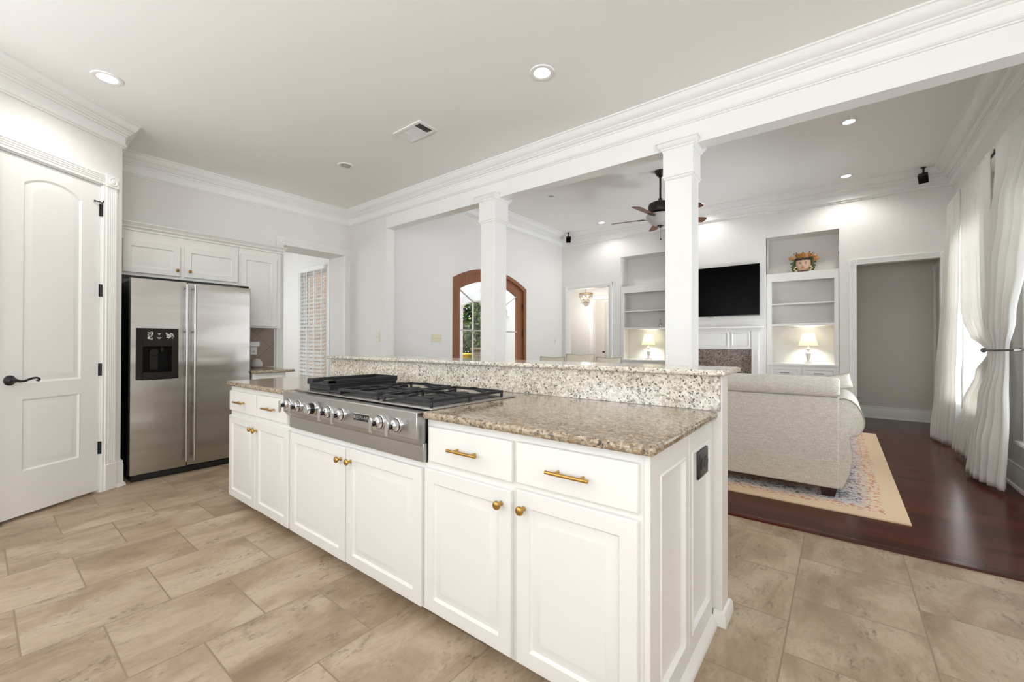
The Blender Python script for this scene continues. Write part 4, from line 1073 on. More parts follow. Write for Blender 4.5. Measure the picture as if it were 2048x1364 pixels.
# ceiling register
VX0, VX1, VY0, VY1 = -3.100, -2.745, 2.258, 2.463
av = thing('air_vent', 'white ceiling air register with louvres over dark painted gaps', 'air vent', (-2.92, 2.36, KZ))
fr = MB(); m = .028
for q in ((VX0, VX1, VY0, VY0+m), (VX0, VX1, VY1-m, VY1), (VX0, VX0+m, VY0+m, VY1-m), (VX1-m, VX1, VY0+m, VY1-m)): fr.box(q[0], q[1], q[2], q[3], KZ-.010, KZ-.0005)
dx = (VX1-VX0-2*m)
for k in (.27, .73): fr.box(VX0+m+dx*k-.004, VX0+m+dx*k+.004, VY0+m, VY1-m, KZ-.010, KZ-.001)
make('frame', fr, M['trim'], av, bev=.002)
make('duct_shade', MB().box(VX0+m, VX1-m, VY0+m, VY1-m, KZ-.0016, KZ-.0005), M['shadegap'], av)  # flat dark sheet, paints the shade between the louvres
for k in range(8):
    y = VY0+m+(VY1-VY0-2*m)*(k+.5)/8
    lo = MB(); x0, x1 = VX0+m+dx*.28, VX0+m+dx*.72
    lo.rings([[(x, y-.006, KZ-.002), (x, y-.005, KZ-.002), (x, y+.005, KZ-.009), (x, y+.004, KZ-.009)] for x in (x0, x1)])
    make('louvre', lo, M['trim'], av, smooth=0)
for s, (x0, x1) in ((-1, (VX0+m, VX0+m+dx*.26)), (1, (VX0+m+dx*.74, VX1-m))):
    for k in range(5):
        x = x0+(x1-x0)*(k+.5)/5; lo = MB()
        lo.rings([[(x-s*.005, y, KZ-.002), (x-s*.004, y, KZ-.002), (x+s*.005, y, KZ-.009), (x+s*.004, y, KZ-.009)] for y in (VY0+m, VY1-m)])
        make('louvre', lo, M['trim'], av, smooth=0)

# wall switches and outlets
def switch(name, xf, a, c, n, label, mat, outlet=False):
    w_ = .07+.046*(n-1)
    t = thing(name, label, 'outlet' if outlet else 'light switch', xf(a, 0, c))
    make('cover_plate', MB(xf).box(a-w_/2, a+w_/2, .0005, .006, c-.058, c+.058), mat, t, bev=.002)
    for k in range(n):
        x = a+(k-(n-1)/2)*.046
        if outlet:
            for z in (-.02, .02): make('receptacle', MB(xf).lathe([(.016, .006), (.016, .008), (.0001, .008)], (x, 0, c+z), 16, 'b').box(x-.006, x-.004, .008, .0084, c+z-.002, c+z+.006).box(x+.004, x+.006, .008, .0084, c+z-.002, c+z+.006), mat, t)
        else: make('toggle', MB(xf).box(x-.005, x+.005, .006, .016, c-.004, c+.012), mat, t, bev=.001)
switch('light_switch', lxf, 4.285, 1.271, 4, 'four gang cream switch plate left of the arched front doors', M['plate'])
switch('light_switch', lxf, 7.643, 1.252, 1, 'single pale switch plate near the far left doorway', M['plate_w'])
sxf = frame_xf((0, 3.27, 0), (1, 0, 0), (0, -1, 0))
switch('light_switch', sxf, -4.792, 1.278, 1, 'single cream switch plate on the stub wall beside the nook opening', M['plate'])
oxf = frame_xf((0, 9.0, 0), (1, 0, 0), (0, -1, 0))
switch('wall_outlet', oxf, .704, .39, 1, 'cream outlet low on the dim passage wall', M['plate'], True)

# ================================================================== LIVING ROOM
# ceiling fan
FC = (-1.906, 5.685)
fan = thing('ceiling_fan', 'dark bronze ceiling fan with brown blades and a pale bowl light', 'ceiling fan', (FC[0], FC[1], LZ))
def fl(name, prof, mat, n=32, parent=fan, **kw): return make(name, MB().lathe(prof, (FC[0], FC[1], 0), n), mat, parent, **kw)
fl('canopy', [(.072, LZ-.0005), (.072, LZ-.012), (.066, LZ-.03), (.045, LZ-.065), (.018, LZ-.088), (.0001, LZ-.09)], M['bronze'])
fl('downrod', [(.0135, LZ-.06), (.0135, 3.10)], M['bronze'], 14)
fl('motor_housing', [(.0001, 3.162), (.022, 3.16), (.030, 3.13), (.045, 3.115), (.10, 3.105), (.145, 3.085), (.160, 3.05), (.160, 2.985), (.150, 2.965), (.112, 2.95), (.112, 2.925), (.0001, 2.924)], M['bronze'], 40)
fl('light_bowl', [(.183, 2.930), (.187, 2.922), (.183, 2.900), (.165, 2.862), (.128, 2.825), (.08, 2.80), (.03, 2.789), (.0001, 2.788)], M['bowl'], 40)
fl('bowl_finial', [(.045, 2.793), (.040, 2.783), (.014, 2.777), (.012, 2.762), (.0001, 2.757)], M['bronze'], 20)
pc = MB()
for k in range(16): pc.sphere((FC[0]+.004, FC[1], 2.75-.0085*k), .0034, 8, 6)
pc.sphere((FC[0]+.004, FC[1], 2.605), .011, 10, 8, (1, 1, 1.3))
make('pull_chain', pc, M['bronze'], fan)
for k in range(5):
    a = rad(46+72*k); ca, sa = math.cos(a), math.sin(a); tilt = rad(-13)
    def bxf(p, q, r, ca=ca, sa=sa):      # p outward, q across, r up (tilted)
        q2, r2 = q*math.cos(tilt)-r*math.sin(tilt), q*math.sin(tilt)+r*math.cos(tilt)
        return (FC[0]+p*ca-q2*sa, FC[1]+p*sa+q2*ca, 2.895+r2)
    pl = [(.215, -.050), (.60, -.066), (.640, -.058), (.655, -.02), (.655, .02), (.640, .058), (.60, .066), (.215, .050)]
    make('blade', MB(bxf).prism(pl, -.004, .004), M['blade'], fan, bev=.001)
    ir = MB(bxf).prism([(.10, -.016), (.19, -.020), (.23, -.042), (.29, -.040), (.30, 0), (.29, .040), (.23, .042), (.19, .020), (.10, .016)], -.011, -.0045)
    make('blade_iron', ir, M['bronze'], fan, bev=.002)

# corner speakers
def speaker(x, y, aim, label):
    t = thing('ceiling_speaker', label, 'speaker', (x, y, LZ), 'black satellite speakers in the ceiling corners')
    make('bracket', MB().lathe([(.030, LZ-.0005), (.030, LZ-.008), (.011, LZ-.014), (.010, LZ-.075), (.0001, LZ-.08)], (x, y, 0), 16).sphere((x, y, LZ-.078), .017, 12, 8), M['black'], t)
    d = Vector(aim).normalized(); u = d.cross(Vector((0, 0, 1))).normalized(); v = u.cross(d)
    o = Vector((x, y, LZ-.125)) - d*.04
    f = lambda a, b, c: tuple(o+u*a+d*b+v*c)
    mb = MB(f); mb.rings([[(p*s, b, q*s2) for p, q in ((-1, -1), (1, -1), (1, 1), (-1, 1))] for b, s, s2 in ((0, .025, .03), (.03, .046, .055), (.085, .050, .060))])
    cab = make('cabinet', mb, M['black'], t, bev=.006)
    make('grille', MB(f).box(-.048, .048, .090, .094, -.060, .060), M['black_gloss'], t, bev=.002)
    make('rim', MB(f).box(-.053, .053, .0885, .0915, -.065, -.060).box(-.053, .053, .0885, .0915, .060, .065), M['pewter'], t)
speaker(-4.505, 7.69, (.45, -.62, -.75), 'black speaker in the ceiling corner by the far left doorway')
speaker(.872, 7.69, (-.15, -.62, -.75), 'black speaker in the ceiling corner by the curtains')

# television
tv = thing('television', 'large black flat screen television above the white mantel', 'television', (-1.74, BY, 1.656))
make('frame', MB().box(-2.465, -1.012, BY-.060, BY-.030, 1.655, 2.495), M['black_gloss'], tv, bev=.002)
make('screen', MB().box(-2.457, -1.020, BY-.0615, BY-.0598, 1.672, 2.488), M['screen'], tv)
make('bottom_bezel', MB().box(-2.465, -1.012, BY-.062, BY-.0602, 1.655, 1.667), M['pewter'], tv)
make('rear_housing', MB().box(-2.2, -1.28, BY-.030, BY-.0005, 1.75, 2.3), M['black'], tv)
make('logo', MB().box(-1.79, -1.69, BY-.060, BY-.05, 1.645, 1.656), M['pewter'], tv)

# fireplace mantel
mx = frame_xf((0, BY, 0), (1, 0, 0), (0, -1, 0))
mt = thing('fireplace', 'white fireplace mantel with panelled frieze and speckled granite surround', 'fireplace', (-1.77, BY-.1, 0))
MXC = -1.765
make('mantel_shelf', MB(mx).box(-2.585, -.945, .0005, .185, 1.455, 1.483), M['trim'], mt, bev=.008, seg=3)
bedp = [(0, 0), (.05, 0), (.05, .008), (.040, .012), (.030, .028), (.014, .040), (.010, .052), (0, .054)]
make('bed_moulding', MB().sweep(bedp, [(-2.49, BY-.0005), (-2.49, BY-.085), (-2.49+.13, BY-.085), (-2.49+.13, BY-.075), (-1.02-.13, BY-.075), (-1.02-.13, BY-.085), (-1.02, BY-.085), (-1.02, BY-.0005)], -1, 1.455), M['trim'], mt)
fz = MB(mx)
make('frieze', MB(mx).box(-2.40, -1.13, .0005, .060, 1.108, 1.455), M['trim'], mt)
for a0, a1 in ((-2.385, -2.10), (-2.07, -1.46), (-1.43, -1.145)):
    make('frieze_panel', MB(lambda a, b, c: mx(a, b+.060, c)).panel((a0, a1, 1.130, 1.405), (a0+.012, a1-.012, 1.160, 1.385), [(.006, -.006), (.012, -.002), (.022, .006), (.026, .006)], .012), M['trim'], mt, smooth=18)
for a0, a1 in ((-2.49, -2.395), (-1.13, -1.02)):
    g = make('pilaster', MB(mx).box(a0, a1, .0005, .080, 0, 1.455), M['trim'], mt, bev=.003)
    fp_ = flute_poly(a1-a0-.016, .012, 5); make('fluting', MB(lambda a, b, c: mx(a, b+.080, c)).prism([(a0+.008+p[0], p[1]) for p in fp_], .16, 1.10), M['trim'], g)
    make('plinth', MB(mx).box(a0-.008, a1+.008, .0005, .094, 0, .15), M['trim'], g, bev=.003)
gs = MB(mx)
for k in range(7):
    a0 = -2.399+k*(1.268/7); a1 = a0+1.268/7-.003
    gs.box(a0, a1, .0005, .022, .80, 1.107)
for a0 in (-2.399, -1.311):
    for z0, z1 in ((0, .395), (.398, .797)): gs.box(a0, a0+.178, .0005, .022, z0, z1)
make('granite_surround', gs, M['granite_d'], mt, bev=.001)
make('grout', MB(mx).box(-2.40, -1.13, .0003, .016, .80, 1.107), M['plate_w'], mt)
make('firebox', MB(mx).box(-2.22, -1.312, .0005, .010, 0, .80), M['black'], mt)

# built-in bookcases
def bookcase(x0, x1, label):
    r = thing('bookcase', label, 'bookcase', ((x0+x1)/2, FY+.15, 0), 'white built-in bookcases beside the chimney')
    yb, yf = 8.255, FY-.004
    x0 += .004; x1 -= .004
    make('back_panel', bx(x0, x1, yb-.012, yb, 0, 2.30), M['cab'], r)
    for a, b in ((x0, x0+.072), (x1-.055, x1)):
        make('stile', bx(a, b, yf, yf+.022, .0, 2.19), M['cab'], r, bev=.002)
    for a, b in ((x0, x0+.02), (x1-.02, x1)): make('side_panel', bx(a+.0005, b-.0005, yf+.022, yb-.012, 0, 2.19), M['cab'], r)
    make('top_frieze', bx(x0, x1, yf, yf+.022, 2.19, 2.322), M['cab'], r, bev=.003)
    make('top_shelf', bx(x0, x1, yf+.022, yb-.012, 2.285, 2.315), M['cab'], r)
    make('shelf', bx(x0+.02, x1-.02, yf+.022, yb-.012, 1.822, 1.842), M['cab'], r, bev=.002)
    make('shelf', bx(x0+.02, x1-.02, yf+.010, yb-.012, 1.482, 1.518), M['cab'], r, bev=.003)
    make('counter_ledge', bx(x0, x1, yf-.022, yb-.012, .855, .893), M['cab'], r, bev=.006)
    make('base_carcass', bx(x0, x1, yf+.004, yb-.012, .06, .855), M['cab'], r)
    bxf_ = frame_xf((0, yf+.004, 0), (1, 0, 0), (0, -1, 0)); xm = (x0+x1)/2
    for a0, a1 in ((x0+.05, xm-.015), (xm+.015, x1-.035)):
        d = raised_door('drawer_front', bxf_, a0, a1, .665, .828, r, .0005, .03)
        make('drawer_pull', MB(bxf_).box((a0+a1)/2-.062, (a0+a1)/2+.062, .034, .042, .742, .752).box((a0+a1)/2-.05, (a0+a1)/2-.042, .018, .036, .743, .751).box((a0+a1)/2+.042, (a0+a1)/2+.05, .018, .036, .743, .751), M['pewter'], d)
        raised_door('door', bxf_, a0, a1, .09, .645, r, .0005)
    return r
bookcase(NL[0], NL[1], 'white built-in bookcase left of the chimney, partly behind the column')
bookcase(NR[0], NR[1], 'white built-in bookcase right of the television, with the painted head pot on top')

# table lamps
def lamp(x, y, z, label):
    t = thing('table_lamp', label, 'table lamp', (x, y, z), 'white table lamps on the bookcase ledges')
    bs = MB().box(x-.055, x+.055, y-.055, y+.055, z, z+.018)
    bs.lathe([(.040, .018), (.040, .028), (.020, .036), (.014, .052), (.024, .075), (.030, .115), (.034, .150), (.038, .158), (.034, .166), (.016, .178), (.012, .200), (.022, .212), (.028, .226), (.022, .236), (.010, .244), (.008, .300), (.0001, .301)], (x, y, z), 24)
    make('base', bs, M['white_plastic'], t, bev=.003)
    prof = [(.128, .275), (.112, .330), (.098, .385), (.084, .440), (.076, .478)]
    sh = MB(); sh.rings([[(x+(r)*(1+.010*math.cos(20*2*PI*k/120))*math.cos(2*PI*k/120), y+r*(1+.010*math.cos(20*2*PI*k/120))*math.sin(2*PI*k/120), z+h) for k in range(120)] for r, h in prof+[(r-.0025, h) for r, h in reversed(prof)]], False, False)
    make('lamp_shade', sh, M['shade'], t)
    make('shade_trim', MB().rings([[(x+r*math.cos(2*PI*k/40), y+r*math.sin(2*PI*k/40), z+h) for k in range(40)] for r, h in ((.1275, .272), (.1305, .272), (.1305, .279), (.1275, .279), (.1275, .272))], False, False), M['linen2'], t)
    make('bulb', MB().sphere((x, y, z+.37), .024, 14, 10, (1, 1, 1.3)), M['bulb'], t)
    light('lamp_glow', 'POINT', (x, y, z+.385), 19, (1, .97, .90), shadow_soft_size=.055)
lamp(-.392, 8.04, .8932, 'small white table lamp lit on the ledge of the right bookcase')
lamp(-2.925, 8.04, .8932, 'small white table lamp lit on the ledge of the left bookcase')

# painted ceramic head pot
pot = thing('ceramic_pot', 'painted ceramic head shaped pot with fruit and a crown rim', 'pot', (-.452, 8.02, 2.3155))
M['skin'] = paint('glazed_face', srgb(222, 186, 158), .2, .05, 12)
M['gold'] = paint('ochre_glaze', srgb(184, 132, 66), .25, .25, 30)
M['orange'] = paint('fruit_glaze', srgb(196, 138, 78), .25, .2, 25)
M['green'] = paint('green_glaze', srgb(86, 98, 52), .25, .35, 25)
M['hair'] = paint('dark_glaze', srgb(38, 28, 28), .2, .2, 20)
M['lip'] = paint('red_glaze', srgb(186, 92, 66), .25, .1)
M['cream'] = paint('cream_glaze', srgb(226, 214, 176), .25, .2, 25)
px_, py_, pz_ = -.452, 8.02, 2.3155
hd = MB()
secs = [(.000, .060, .055), (.012, .068, .062), (.03, .066, .064), (.045, .080, .080), (.07, .096, .092), (.10, .105, .098), (.135, .110, .102), (.17, .108, .102), (.20, .104, .098), (.205, .085, .08), (.13, .08, .075), (.10, .04, .04)]
hd.rings([[(px_+rx*math.cos(2*PI*k/32), py_+ry*math.sin(2*PI*k/32), pz_+h) for k in range(32)] for h, rx, ry in secs])
make('head', hd, M['skin'], pot)
def pf(a, c, b=0):    # point on the front of the head
    return (px_+a, py_-.101*math.sqrt(max(0, 1-(a/.108)**2))-b, pz_+c)
ft = MB()
ft.tube([pf(0, .150, -.002), pf(0, .130, .006), pf(0, .110, .012), pf(0, .103, .004)], [.005, .007, .010, .007], 8)
make('nose', ft, M['skin'], pot)
ey = MB(); eb = MB()
for s in (-1, 1):
    ey.sphere(pf(s*.036, .134, -.004), .011, 10, 6, (1.3, .6, .6)); eb.tube([pf(s*.018, .149, .002), pf(s*.036, .156, .002), pf(s*.054, .149, .002)], .0040, 6)
    eb.sphere(pf(s*.034, .134, .003), .0075, 8, 6)
make('eyes', ey, M['cream'], pot); make('brows_and_pupils', eb, M['hair'], pot)
lp = MB().tube([pf(-.024, .079, 0), pf(-.008, .083, .004), pf(0, .081, .004), pf(.008, .083, .004), pf(.024, .079, 0)], [.003, .006, .005, .006, .003], 8).tube([pf(-.018, .075, .001), pf(0, .071, .004), pf(.018, .075, .001)], [.003, .006, .003], 8)
make('lips', lp, M['lip'], pot)
hr = MB()
for k in range(26):
    t = PI*(-.12+1.24*k/25); x, y = .110*math.cos(t), -.104*math.sin(t)
    hz = .207+.004*math.sin(k*2.1) - (.05 if (k < 3 or k > 22) else 0)
    hr.sphere((px_+x, py_+y, pz_+hz), .017, 10, 8)
for s in (-1, 1):
    for j in range(6): hr.sphere((px_+s*(.100+.004*j % .01), py_-.03, pz_+.195-.020*j), .019, 8, 6)
make('hair', hr, M['hair'], pot)
cr = MB(); nseg = 48
rs = []
for r_, h in ((.094, .205), (.100, .222), (.092, .232), (.100, .258), (.112, .284)): rs.append([(px_+r_*math.cos(2*PI*k/nseg), py_+r_*.92*math.sin(2*PI*k/nseg), pz_+h) for k in range(nseg)])
rs.append([(px_+(.117+(.006 if k % 6 == 0 else 0))*math.cos(2*PI*k/nseg), py_+.106*math.sin(2*PI*k/nseg), pz_+.288+(.028 if k % 6 == 0 else (.010 if k % 6 in (1, 5) else 0))) for k in range(nseg)])
rs += [[(px_+.104*math.cos(2*PI*k/nseg), py_+.094*math.sin(2*PI*k/nseg), pz_+.280) for k in range(nseg)], [(px_+.09*math.cos(2*PI*k/nseg), py_+.08*math.sin(2*PI*k/nseg), pz_+.215) for k in range(nseg)]]
cw = make('crown_rim', cr.rings(rs), M['gold'], pot)
tips = MB()
for k in range(0, nseg, 6): tips.sphere((px_+.122*math.cos(2*PI*k/nseg), py_+.109*math.sin(2*PI*k/nseg), pz_+.314), .008, 8, 6)
make('crown_tips', tips, M['hair'], cw)
for (a, c, r_) in ((-.152, .236, .036), (-.125, .226, .028), (.146, .246, .032), (.166, .206, .036), (.150, .176, .022)):
    make('glazed_fruit', MB().sphere((px_+a, py_-.045, pz_+c), r_, 16, 12, (1.15, .9, .85)), M['orange'], pot)
lv = MB()
for s in (-1, 1):
    for j, (a, c, ang) in enumerate(((.118, .20, 40), (.132, .155, 70), (.128, .110, 95), (.120, .075, 100), (.108, .052, 95), (.10, .21, 10))):
        o = Vector((px_+s*a, py_-.05, pz_+c)); u = Vector((s*math.cos(rad(ang-60)), -.2, -math.sin(rad(ang-60)))).normalized(); w_ = Vector((0, -1, .2)); v = u.cross(w_).normalized()
        lv.rings([[tuple(o+u*p*.045+v*q*.020+w_.normalized()*b) for p, q in ((-1, 0), (-.3, -1), (.5, -.8), (1, 0), (.5, .8), (-.3, 1))] for b in (-.004, .006)])
make('leaves', lv, M['green'], pot)
fw = MB()
for s in (-1, 1):
    for (a, c) in ((.098, .085), (.112, .055), (.092, .035), (.105, .015)): fw.sphere((px_+s*a, py_-.075, pz_+c), .014, 10, 6, (1, .6, 1))
make('blossoms', fw, M['cream'], pot)
make('collar', MB().lathe([(.072, .0), (.086, .004), (.080, .022), (.066, .030)], (px_, py_-.004, pz_), 28), M['hair'], pot)

# decanter on the left bookcase shelf
dc = thing('decanter', 'small clear glass decanter on the left bookcase shelf', 'decanter', (-2.68, 8.03, 1.5185))
make('bottle', MB().lathe([(.0001, 0), (.030, .001), (.034, .012), (.032, .05), (.022, .075), (.009, .090), (.009, .112), (.013, .118)], (-2.692, 8.03, 1.5187), 20), M['crystal_dark'], dc)
make('stopper', MB().lathe([(.007, .114), (.010, .122), (.018, .140), (.012, .158), (.0001, .166)], (-2.692, 8.03, 1.5187), 16), M['crystal_dark'], dc)
# chandelier in the foyer
cx, cy = -4.64, 8.72
ch = thing('chandelier', 'small tiered crystal chandelier glowing beyond the far left doorway', 'chandelier', (cx, cy, 2.05))
make('rod', MB().lathe([(.05, 2.7495), (.05, 2.735), (.006, 2.725), (.006, 2.38), (.0001, 2.379)], (cx, cy, 0), 16), M['brass'], ch)
for r_, z, h, nn in ((.155, 2.34, .085, 34), (.128, 2.27, .08, 28), (.100, 2.205, .075, 22), (.070, 2.145, .07, 16), (.040, 2.10, .06, 10)):
    make('tier_ring', MB().rings([[(cx+q*math.cos(2*PI*k/36), cy+q*math.sin(2*PI*k/36), z+d) for k in range(36)] for q, d in ((r_-.006, 0), (r_+.004, 0), (r_+.004, .022 if r_ > .15 else .010), (r_-.006, .022 if r_ > .15 else .010), (r_-.006, 0))], False, False), M['brass'], ch)
    dr = MB()
    for k in range(nn):
        t = 2*PI*k/nn; ux, uy = math.cos(t), math.sin(t); o = (cx+r_*ux, cy+r_*uy)
        wd, td = r_*PI/nn*.85, .005
        ring = lambda z_, s_: [(o[0]-uy*wd*s_, o[1]+ux*wd*s_, z_), (o[0]+ux*td*s_, o[1]+uy*td*s_, z_), (o[0]+uy*wd*s_, o[1]-ux*wd*s_, z_), (o[0]-ux*td*s_, o[1]-uy*td*s_, z_)]
        dr.rings([ring(z, .8), ring(z-h*.8, 1), ring(z-h, .2)])
    make('crystal_drops', dr, M['crystal'], ch, smooth=0)
make('bulb', MB().sphere((cx, cy, 2.24), .022, 12, 8).sphere((cx+.05, cy, 2.29), .018, 12, 8).sphere((cx-.05, cy, 2.29), .018, 12, 8), M['bulb'], ch)
light('chandelier_glow', 'POINT', (cx, cy, 2.0), 26, (1, .97, .92), shadow_soft_size=.08)
light('foyer_room_fill', 'POINT', (-4.1, 10.2, 2.3), 34, (1, .97, .93), shadow_soft_size=.1)  # added fill light, brightens the room behind the inner doorway

# rug
tag(make('area_rug', MB().prism([(RUG[0], RUG[2]), (RUG[1], RUG[2]), (RUG[1], RUG[3]), (RUG[0], RUG[3])], .0015, .011), M['rug']), 'faded peach and blue patterned rug under the sofa', 'rug')

# ------------------------------------------------------------------ sofa (seen from behind) and loveseat
def arm_profile(xe, s):
    """closed outline of a rolled arm end (x,z), xe = back panel edge, s = outward sign"""
    pts = [(.0, .78), (.03, .785), (.07, .772), (.105, .740), (.132, .690), (.147, .635), (.146, .59), (.132, .545), (.112, .518), (.085, .508), (.066, .502), (.062, .47), (.070, .42), (.076, .36), (.072, .28), (.058, .20), (.038, .14), (.018, .092), (-.12, .092), (-.12, .70)]
    return [(xe+s*x, z) for x, z in pts]
def sofa(name, label, x0, x1, yb, cushions, cat='sofa', right_arm=True, left_arm=True, back_cushions=True):
    t = thing(name, label, cat, ((x0+x1)/2, yb+.45, .011))
    depth = .92
    bk = MB().prism_a([(yb+.01, .09), (yb, .12), (yb, .775), (yb+.006, .795), (yb+.20, .795), (yb+.24, .45), (yb+.24, .09)], x0+.012, x1-.012)
    make('back', bk, M['linen'], t, bev=.012, seg=3)
    # rolled top cushion of the back
    tp = [(yb+.008, .800), (yb-.004, .825), (yb-.002, .865), (yb+.015, .905), (yb+.05, .932), (yb+.11, .940), (yb+.18, .925), (yb+.22, .88), (yb+.22, .82), (yb+.20, .800)]
    secs = []
    cyc, czc = yb+.11, .862
    for x, k in ((x0+.004, .72), (x0+.018, .93), (x0+.06, 1), (x0+.5, 1.015), ((x0+x1)/2, 1.0), (x1-.5, 1.015), (x1-.06, 1), (x1-.018, .93), (x1-.004, .72)):
        secs.append([(x, cyc+(y-cyc)*k, czc+(z-czc)*k) for y, z in tp])
    make('back_roll', MB().rings(secs), M['linen'], t, smooth=60)
    pp_ = [(x0+.015, yb-.004, .797), (x1-.015, yb-.004, .797)]
    make('welt', MB().tube([(x0+.012, yb+.2, .797), (x0+.012, yb+.01, .797), (x0+.02, yb-.003, .797), (x1-.02, yb-.003, .797), (x1-.012, yb+.01, .797), (x1-.012, yb+.2, .797)], .0055, 8), M['piping'], t)
    for xe, s, on in ((x1-.012, 1, right_arm), (x0+.012, -1, left_arm)):
        if not on: continue
        pr = arm_profile(xe, s); cxm = sum(p[0] for p in pr)/len(pr); czm = sum(p[1] for p in pr)/len(pr)
        rr = []
        for y, k in ((yb+.012, .955), (yb+.018, .985), (yb+.035, 1.0), (yb+depth-.03, 1.0), (yb+depth-.012, .985), (yb+depth, .955)):
            rr.append([(cxm+(p[0]-cxm)*k, y, czm+(p[1]-czm)*k) for p in pr])
        A = make('arm', MB().rings(rr), M['linen'], t, smooth=50)
        make('arm_welt', MB().tube([(p[0], yb+.016, p[1]) for p in pr[:-2]], .0045, 6), M['piping'], A)
    make('seat_base', MB().box(x0+.06, x1-.06, yb+.2, yb+depth-.03, .09, .30), M['linen'], t, bev=.01)
    n = cushions; L = (x1-x0-.24)/n
    for k in range(n):
        a = x0+.12+k*L
        make('seat_cushion', MB().box(a+.005, a+L-.005, yb+.24, yb+depth+.01, .302, .47), M['linen'], t, bev=.04, seg=4)
    for k in range(n if back_cushions else 0):
        a = x0+.12+k*L
        make('back_cushion', MB().prism_a([(yb+.245, .475), (yb+.44, .475), (yb+.36, .90), (yb+.25, .91)], a+.005, a+L-.005), M['linen'], t, bev=.035, seg=4)
    for x in (x0+.03, x1-.135):
        for y in (yb+.055, yb+depth-.12):
            lg = MB(); lg.rings([[(x, y, .092), (x+.115, y, .092), (x+.115, y+.07, .092), (x, y+.07, .092)], [(x+.012, y+.008, .0112), (x+.095, y+.008, .0112), (x+.095, y+.06, .0112), (x+.012, y+.06, .0112)]])
            make('leg', lg, M['darkleg'], t, bev=.003)
    return t
SB = 4.05
sofa('sofa', 'grey beige linen sofa standing on the rug with its back to the kitchen', -1.53, .006, SB, 2)
sofa('loveseat', 'second linen couch behind the bar, only its top and cushions in view', -3.45, -1.87, SB+.12, 2, back_cushions=False)
def pillow(c, w, h, d, rot, tilt, label, mat, group=None, roll=0.0):
    """puffed square cushion with piping; c = centre"""
    mb = MB(); n = 14; R = Matrix.Rotation(rot, 3, 'Z') @ Matrix.Rotation(roll, 3, 'Y') @ Matrix.Rotation(tilt, 3, 'X')
    def P(u, v, s):
        e = (1-abs(u)**2.6)*(1-abs(v)**2.6)
        pin = 1-.06*(1-abs(u*v))*(max(abs(u), abs(v))**4)
        return tuple(Vector(c)+R @ Vector((u*w/2*pin, s*d/2*(e**.5), v*h/2*pin)))
    g = [[[mb.pt(P(-1+2*i/n, -1+2*j/n, s)) for j in range(n+1)] for i in range(n+1)] for s in (-1, 1)]
    for s in (0, 1):
        for i in range(n):
            for j in range(n): mb.f.append([g[s][i][j], g[s][i+1][j], g[s][i+1][j+1], g[s][i][j+1]])
    o = tag(make('throw_pillow', mb, mat, smooth=60), label, 'pillow', group)
    edge = [P(-1+2*k/n, -1, 0) for k in range(n)]+[P(1, -1+2*k/n, 0) for k in range(n)]+[P(1-2*k/n, 1, 0) for k in range(n)]+[P(-1, 1-2*k/n, 0) for k in range(n+1)]
    make('piping', MB().tube(edge, .0045, 6), M['piping'], o)
    return o
pillow((-.020, SB+.36, .882), .20, .12, .08, rad(4), rad(-4), 'small throw pillow peeking past the right end of the sofa back', M['linen'], None, rad(-14))
G3 = 'pillows on the couch behind the bar'
pillow((-2.96, SB+.55, .765), .39, .53, .15, rad(-4), rad(-9), 'flat topped pale pillow on the couch behind the bar, nearest the arched doors', M['linen2'], G3)
pillow((-2.555, SB+.56, .785), .38, .57, .15, rad(5), rad(-9), 'tallest pale pillow on the couch behind the bar, middle of the three', M['linen2'], G3)
pillow((-2.172, SB+.55, .770), .33, .54, .15, rad(-3), rad(-9), 'rounded pale pillow on the couch behind the bar, nearest the fireplace', M['linen2'], G3)

# ------------------------------------------------------------------ curtains
def drape(name, label, keys, folds, seed=0, n=150, m=64, hem=None, mat=None):
    """keys: list of (z, (xa,ya), (xb,yb), fold amplitude). Cloth goes from edge a to edge b"""
    rnd = random.Random(seed); ph = rnd.random()*6
    keys = sorted(keys, key=lambda k: -k[0]); zs = [k[0] for k in keys]
    def interp(z):
        for k0, k1 in zip(keys, keys[1:]):
            if k1[0] <= z <= k0[0]:
                t = (k0[0]-z)/(k0[0]-k1[0]); t = t*t*(3-2*t)
                L = lambda p, q: (p[0]+(q[0]-p[0])*t, p[1]+(q[1]-p[1])*t)
                return L(k0[1], k1[1]), L(k0[2], k1[2]), k0[3]+(k1[3]-k0[3])*t, k0[4]+(k1[4]-k0[4])*t
        k = keys[-1]; return k[1], k[2], k[3], k[4]
    mb = MB(); rows = []
    for j in range(m+1):
        z = zs[0]+(zs[-1]-zs[0])*j/m
        a, b, amp, hump = interp(z)
        d = Vector((b[0]-a[0], b[1]-a[1])); nr = Vector((-d.y, d.x)).normalized()
        if nr.x > 0: nr = -nr
        row = []
        for i in range(n+1):
            u = i/n
            w_ = amp*(math.sin(2*PI*folds*u+ph+.5*math.sin(5*u+ph))+.35*math.sin(2*PI*folds*2.3*u+1.3*ph+z*.8))
            w_ += hump*math.sin(PI*u)
            w_ += amp*.25*math.sin(9*z+7*u)*(.3 if amp < .02 else 1)*(.5)
            row.append((a[0]+d.x*u+nr.x*w_, a[1]+d.y*u+nr.y*w_, z - (hem(u)*(j/m)**6 if hem else 0)))
        rows.append(row)
    mb.rings(rows, False, False, loop=False)
    o = make(name, mb, mat or M['curtain'], smooth=80, label=label, cat='curtain', group='white curtains on the window wall')
    s = o.modifiers.new('cloth_thickness', 'SOLIDIFY'); s.thickness = .0035; s.offset = 0
    return o
CXR = 1.095
RODZ = 2.915
CT = CXR-.028
